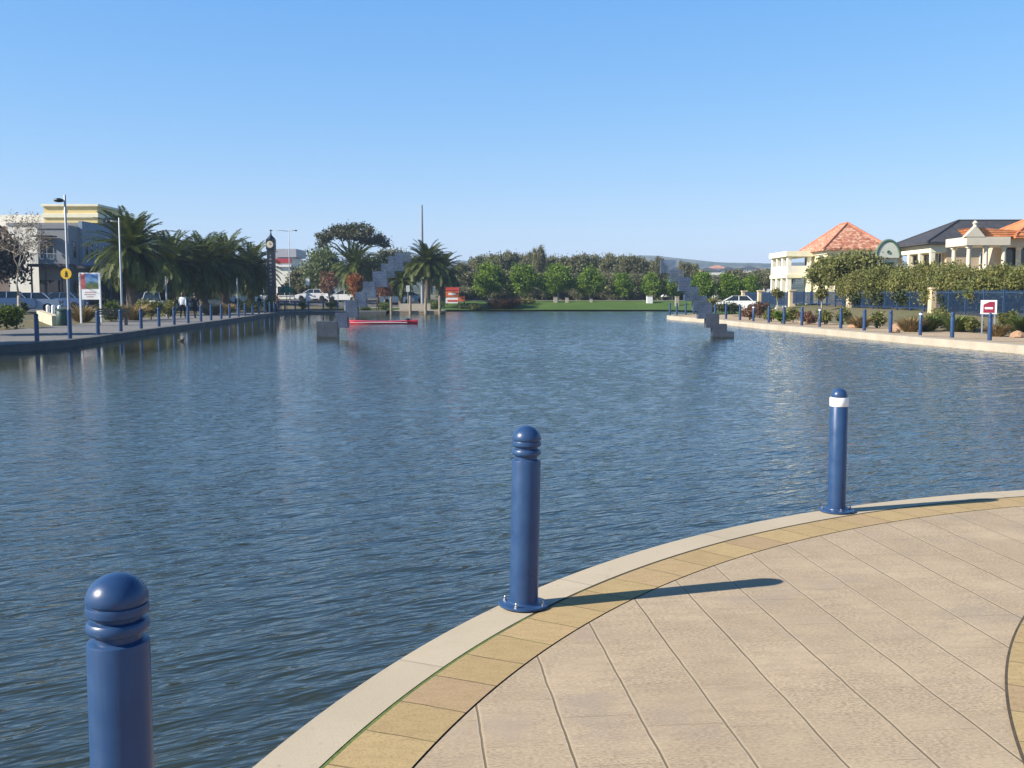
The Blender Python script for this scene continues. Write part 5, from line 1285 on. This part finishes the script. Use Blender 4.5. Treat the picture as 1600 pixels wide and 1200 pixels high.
# blue fence with cream pillars on the right bank
def fence():
    FX = 22.6; t = thing('fence', 'blue railing fence between cream pillars below the houses', 'fence', (FX, 40, 0)); FB = simple('fence_blue', (.018, .045, .105), .5, .2, 4)
    py_ = [36.0, 55.0, 68.5, 83.0, 93.5, 100.0]
    for i, y in enumerate(py_):
        z0 = gz(FX, y); zt = 2.02
        pm_ = MB(); pm_.box(-.24, .24, y - 40 - .24, y - 40 + .24, z0 - .2, zt - .1); pm_.box(-.29, .29, y - 40 - .29, y - 40 + .29, zt - .1, zt); pm_.build('pillar', simple('pillar_cream', (.58, .46, .30), .85, .12, 3), t)
        if i == len(py_) - 1: break
        y2 = py_[i + 1]; n_ = int((y2 - y - .5) / .11); pk = MB(); rl = MB()
        for k in range(n_):
            yy = y - 40 + .30 + k * .11
            if k % 18 == 9: pk.box(-.045, .045, yy - .045, yy + .045, z0 - .1, 1.90)
            else: pk.box(-.011, .011, yy - .011, yy + .011, z0 + .08, 1.84)
        pk.build('pickets', FB, t)
        for zz in (z0 + .12, 1.72): rl.box(-.02, .02, y - 40 + .25, y2 - 40 - .25, zz, zz + .045)
        rl.build('rail', FB, t)
fence()
# shade cloth / hedge growing dark behind fence
for i, (px, Y) in enumerate([(1350, 66), (1385, 62), (1425, 58.5), (1490, 54), (1530, 51.5), (1572, 49)]):
    Y = max(Y, 36160 / (px - 800) + 1.4)
    bush('hedge_shrub', f'{ORD[i]} dark shrub from the left close behind the blue fence', px, 452, 0, Y, 52, M_DARKL, 230 + i, 'dark shrubs behind the blue fence', .16, 80, 34)

# left buildings
def shop():
    x0 = X(110, 95); zb = gz(x0, 95); t = thing('shop_building', 'grey two storey corner shop with tall upper windows and a balcony', 'building', (x0, 95, zb)); h = Z(352, 95) - zb; wl = X(110, 95) - X(62, 95)
    MB().box(-wl, 0, 0, 9, -.5, h).build('wall', GREYW, t); MB().box(.002, .35, 2.3, 9.0, -.5, h + .55).build('raised_parapet', BLUEG, t)
    MB().box(-wl - .08, .06, -.08, .0, h - .3, h + .05).build('cornice', GREYW, t)
    z1 = Z(402, 95) - zb; hh = Z(376, 95) - Z(402, 95)
    for yy in (3.1, 4.3, 5.5, 7.2): window(t, .35, yy, z1, .62, hh, '+x', BLUEG, nb=1)
    window(t, 0, 1.2, z1, .7, hh, '+x', BLUEG, nb=1)
    for xx in (-2.0,): window(t, xx, 0, z1 - .1, 1.2, hh, '-y', BLUEG)
    MB().box(-wl - .3, .6, -1.6, -.081, Z(413, 95) - zb - .25, Z(413, 95) - zb).build('awning', DKW, t)
    MB().box(.351, 2.2, .2, 9, Z(415, 95) - zb - .25, Z(415, 95) - zb).build('awning', DKW, t)
    rl = MB(); zf = Z(413, 95) - zb
    for i in range(22): rl.box(-wl + i * .13, -wl + i * .13 + .03, -1.55, -1.52, zf + .001, zf + .9)
    rl.box(-wl, -.1, -1.56, -1.51, zf + .9, zf + .96); rl.build('balcony_rail', BLUEG, t)
    for xx in (-wl, -wl * .55, -.1): MB().lathe([(.09, -.4), (.08, zf - .251)], 10, xx, -1.45).build('column', M_DARK, t)
    MB().box(-wl + .1, -.2, -.09, -.001, .1, 2.4).build('shop_window', M_GLASS, t); MB().box(.351, .40, .6, 8.6, .1, 2.4).build('shop_window', M_GLASS, t)
    MB().box(-wl * 1.0, -wl * .35, -1.4, -.09, Z(371, 95) - zb, Z(369, 95) - zb).build('pergola', M_DARK, t)
shop()
def tower():
    Y = 108; x0, x1 = X(72, Y), X(158, Y); zb = .9; t = thing('tower_building', 'yellow rendered building with stepped white cornices above the grey shop', 'building', (x0, Y, zb)); w = x1 - x0; h = Z(319, Y) - zb
    MB().box(.1, w - .1, 0, 7, -.5, h - .25).build('wall', YELL, t); MB().box(-.1, w + .1, -.2, 7.2, h - .25, h).build('cornice', PALEY, t, bevel=.03)
    hz = Z(335, Y) - zb; MB().box(-.05, w + .05, -.15, 7.15, hz - .35, hz + .1).build('cornice', PALEY, t, bevel=.03)
    MB().box(w * .38, w * .42, -.06, 0.0, hz + .1, h - .25).build('pilaster', PALEY, t)
    MB().box(w - .1, w + 2.2, 1.5, 7, -.5, Z(338, Y) - zb).build('side_wing', GREYW, t)
tower()
def row_shop(label, y0, y1, hpy, mat, xx=-43.0, k=0):
    zb = .9; t = thing('shop_building', label, 'building', (xx, y0, zb), 0, 'row of shops on the left'); h = Z(hpy, y0) - zb
    MB().box(-8, 0, 0, y1 - y0, -.5, h).build('wall', mat, t); MB().box(-8.1, .1, -.1, y1 - y0 + .05, h, h + .25).build('parapet', GREYW, t); MB().box(.001, 2.4, .1, y1 - y0 - .1, 2.9, 3.1).build('awning', DKW, t)
    n_ = max(2, int((y1 - y0) / 3.2))
    for i in range(n_): window(t, 0, (i + .5) * (y1 - y0) / n_, 3.9, 1.1, 1.3, '+x'); MB().box(.001, .05, i * (y1 - y0) / n_ + .3, (i + 1) * (y1 - y0) / n_ - .3, .1, 2.5).build('shop_window', M_GLASS, t)
row_shop('pale shop next behind the grey corner shop', 104.5, 117, 352, WHITEW); row_shop('cream shop in the middle of the row behind the palms', 117.3, 134, 366, CREAM); row_shop('last tan shop of the row behind the palms', 134.3, 158, 378, TAN)
Y = 118; x1 = X(74, Y); t = thing('long_building', 'long low building with a white roof band behind the left trees', 'building', (x1, Y, .9)); h = Z(336, Y) - .9
MB().box(-30, 0, 0, 8, -.5, h - 1.3).build('wall', wall_mat('shaded_brick', (.16, .12, .10)), t); MB().box(-30.2, .2, -.3, 8.2, h - 1.3, h).build('roof_band', WHITEW, t)
for i in range(6): window(t, -2.5 - i * 3.2, 0, h - 3.6, 1.6, 1.4, '-y')
Y = 178; x0, x1 = X(431, Y), X(459, Y); t = thing('red_shop', 'white building with a red fascia behind the clock tower', 'building', (x0, Y, .9)); h = Z(389, Y) - .9; w = x1 - x0
MB().box(0, w, 0, 8, -.5, Z(403, Y) - .9).build('wall', WHITEW, t); MB().box(-.1, w + .6, -.3, 8.2, Z(402, Y) - .9, h).build('roof', simple('grey_sheet', (.38, .37, .40), .6, .1, 3), t); MB().box(-.05, w - .3, -.25, -.01, Z(411, Y) - .9, Z(404, Y) - .9).build('fascia', simple('fascia_red', (.42, .04, .05), .5, .1, 4), t); MB().box(-.05, w - .3, -.35, -.02, Z(417, Y) - .9, Z(413.5, Y) - .9).build('awning', M_WHITE, t)
window(t, w * .5, 0, .6, 2.4, 1.5, '-y')
# white buildings seen over the far trees
for i, (a, c, tp, bt, Y) in enumerate([(1094, 1130, 426, 452, 230), (1130, 1160, 427, 452, 238), (1163, 1196, 432, 452, 250)]):
    x0, x1 = X(a, Y), X(c, Y); t = thing('white_building', ['flat roofed white building over the lawn trees, left one of three', 'flat roofed cream building over the lawn trees, middle one of three', 'grey roofed building over the lawn trees, right one of three'][i], 'building', (x0, Y, .9), 0, 'low buildings beyond the trees'); h = Z(tp, Y) - .9
    MB().box(0, x1 - x0, 0, 10, -.5, h - .5).build('wall', WHITEW if i != 1 else CREAM, t); MB().box(-.3, x1 - x0 + .3, -.3, 10.3, h - .5, h).build('roof', WHITEW if i < 2 else simple('blue_grey_roof', (.30, .33, .38), .6, .1, 3), t); window(t, (x1 - x0) * .5, 0, 2.6, 2.6, 1.4, '-y', nb=3)
for i, (px, py, Y) in enumerate([(1108, 418, 520), (1122, 414, 600), (1140, 417, 560), (1086, 420, 480), (1172, 415, 640), (1190, 420, 540), (1060, 417, 560)]):
    x = X(px, Y); w = 5.5; zt = Z(py, Y); t = thing('far_house', f'{ORD[i]} tiny pale house on the slope beyond the trees', 'house', (x, Y, 0), 0, 'tiny houses on the far slope')
    MB().box(-w, w, 0, 9, -2, zt - 2.2).build('wall', WHITEW, t); mb, a1, a2, a3 = hip(-w, w, 0, 9, zt - 2.0, zt); mb.build('roof', TERRA if i % 2 else SLATE, t)

# ---------------------------------------------------------------- hills
hb = MB(); ys = [420, 560, 720, 900, 1100, 1300, 1500, 1700, 2000, 2400]; prof = [-.02, .07, .14, .24, .40, .60, .82, 1.0, .9, .7]; xs = np.linspace(-1500, 1500, 220); rng = np.random.default_rng(9)
ph = rng.random(12) * 6.28; am = rng.random(12)
def ridge(x): return 57.0 + 2.4 * math.sin(x / 170 + 1.0) + 2.5 * math.sin(x / 66 + ph[0]) + 1.4 * math.sin(x / 31 + ph[1])
for y, p_ in zip(ys, prof):
    for x in xs: hb.v.append((x, y + 30 * math.sin(x / 140 + y), max(-1, ridge(x * 1600 / max(y, 900)) * p_ * (1 + .05 * math.sin(x / 47 + y * .7)) + .3 * math.sin(x / 13 + y))))
hb.f = [(j*220+i, j*220+i+1, (j+1)*220+i+1, (j+1)*220+i) for j in range(len(ys)-1) for i in range(219)]; hb.m = [0] * len(hb.f)
structure(hb.build('hills', M_HILL, smooth=True))

# a tree outside the frame on the left whose shadow lies across the promenade
single('promenade_tree', 'broad tree beside the left promenade, outside the picture edge, the farther of two', 'tree', -90, 372, 41, 110, M_OLIVE, 260, .3, .26, 150, 40)

t_ = single('promenade_tree', 'unseen tree added to shade the left quay bollards, the nearer of two', 'tree', -340, 190, 32.0, 270, M_OLIVE, 261, .3, .26, 150, 40)  # unseen tree, added and sized so its shadow darkens the near left bollards

# ---------------------------------------------------------------- haze
HAZE = True
if HAZE:
    hm_ = bpy.data.materials.new('air'); hm_.use_nodes = True; nt = hm_.node_tree; nt.nodes.remove(nt.nodes['Principled BSDF'])
    pv_ = nt.nodes.new('ShaderNodeVolumePrincipled'); pv_.inputs['Color'].default_value = (.55, .73, 1.0, 1); pv_.inputs['Density'].default_value = .00034; pv_.inputs['Anisotropy'].default_value = 0.0
    L(nt, pv_.outputs[0], nt.nodes['Material Output'].inputs['Volume'])
    hz = MB().box(-2700, 2700, -170, 3300, -3.0, 82).build('haze', hm_); hz['kind'] = 'stuff'
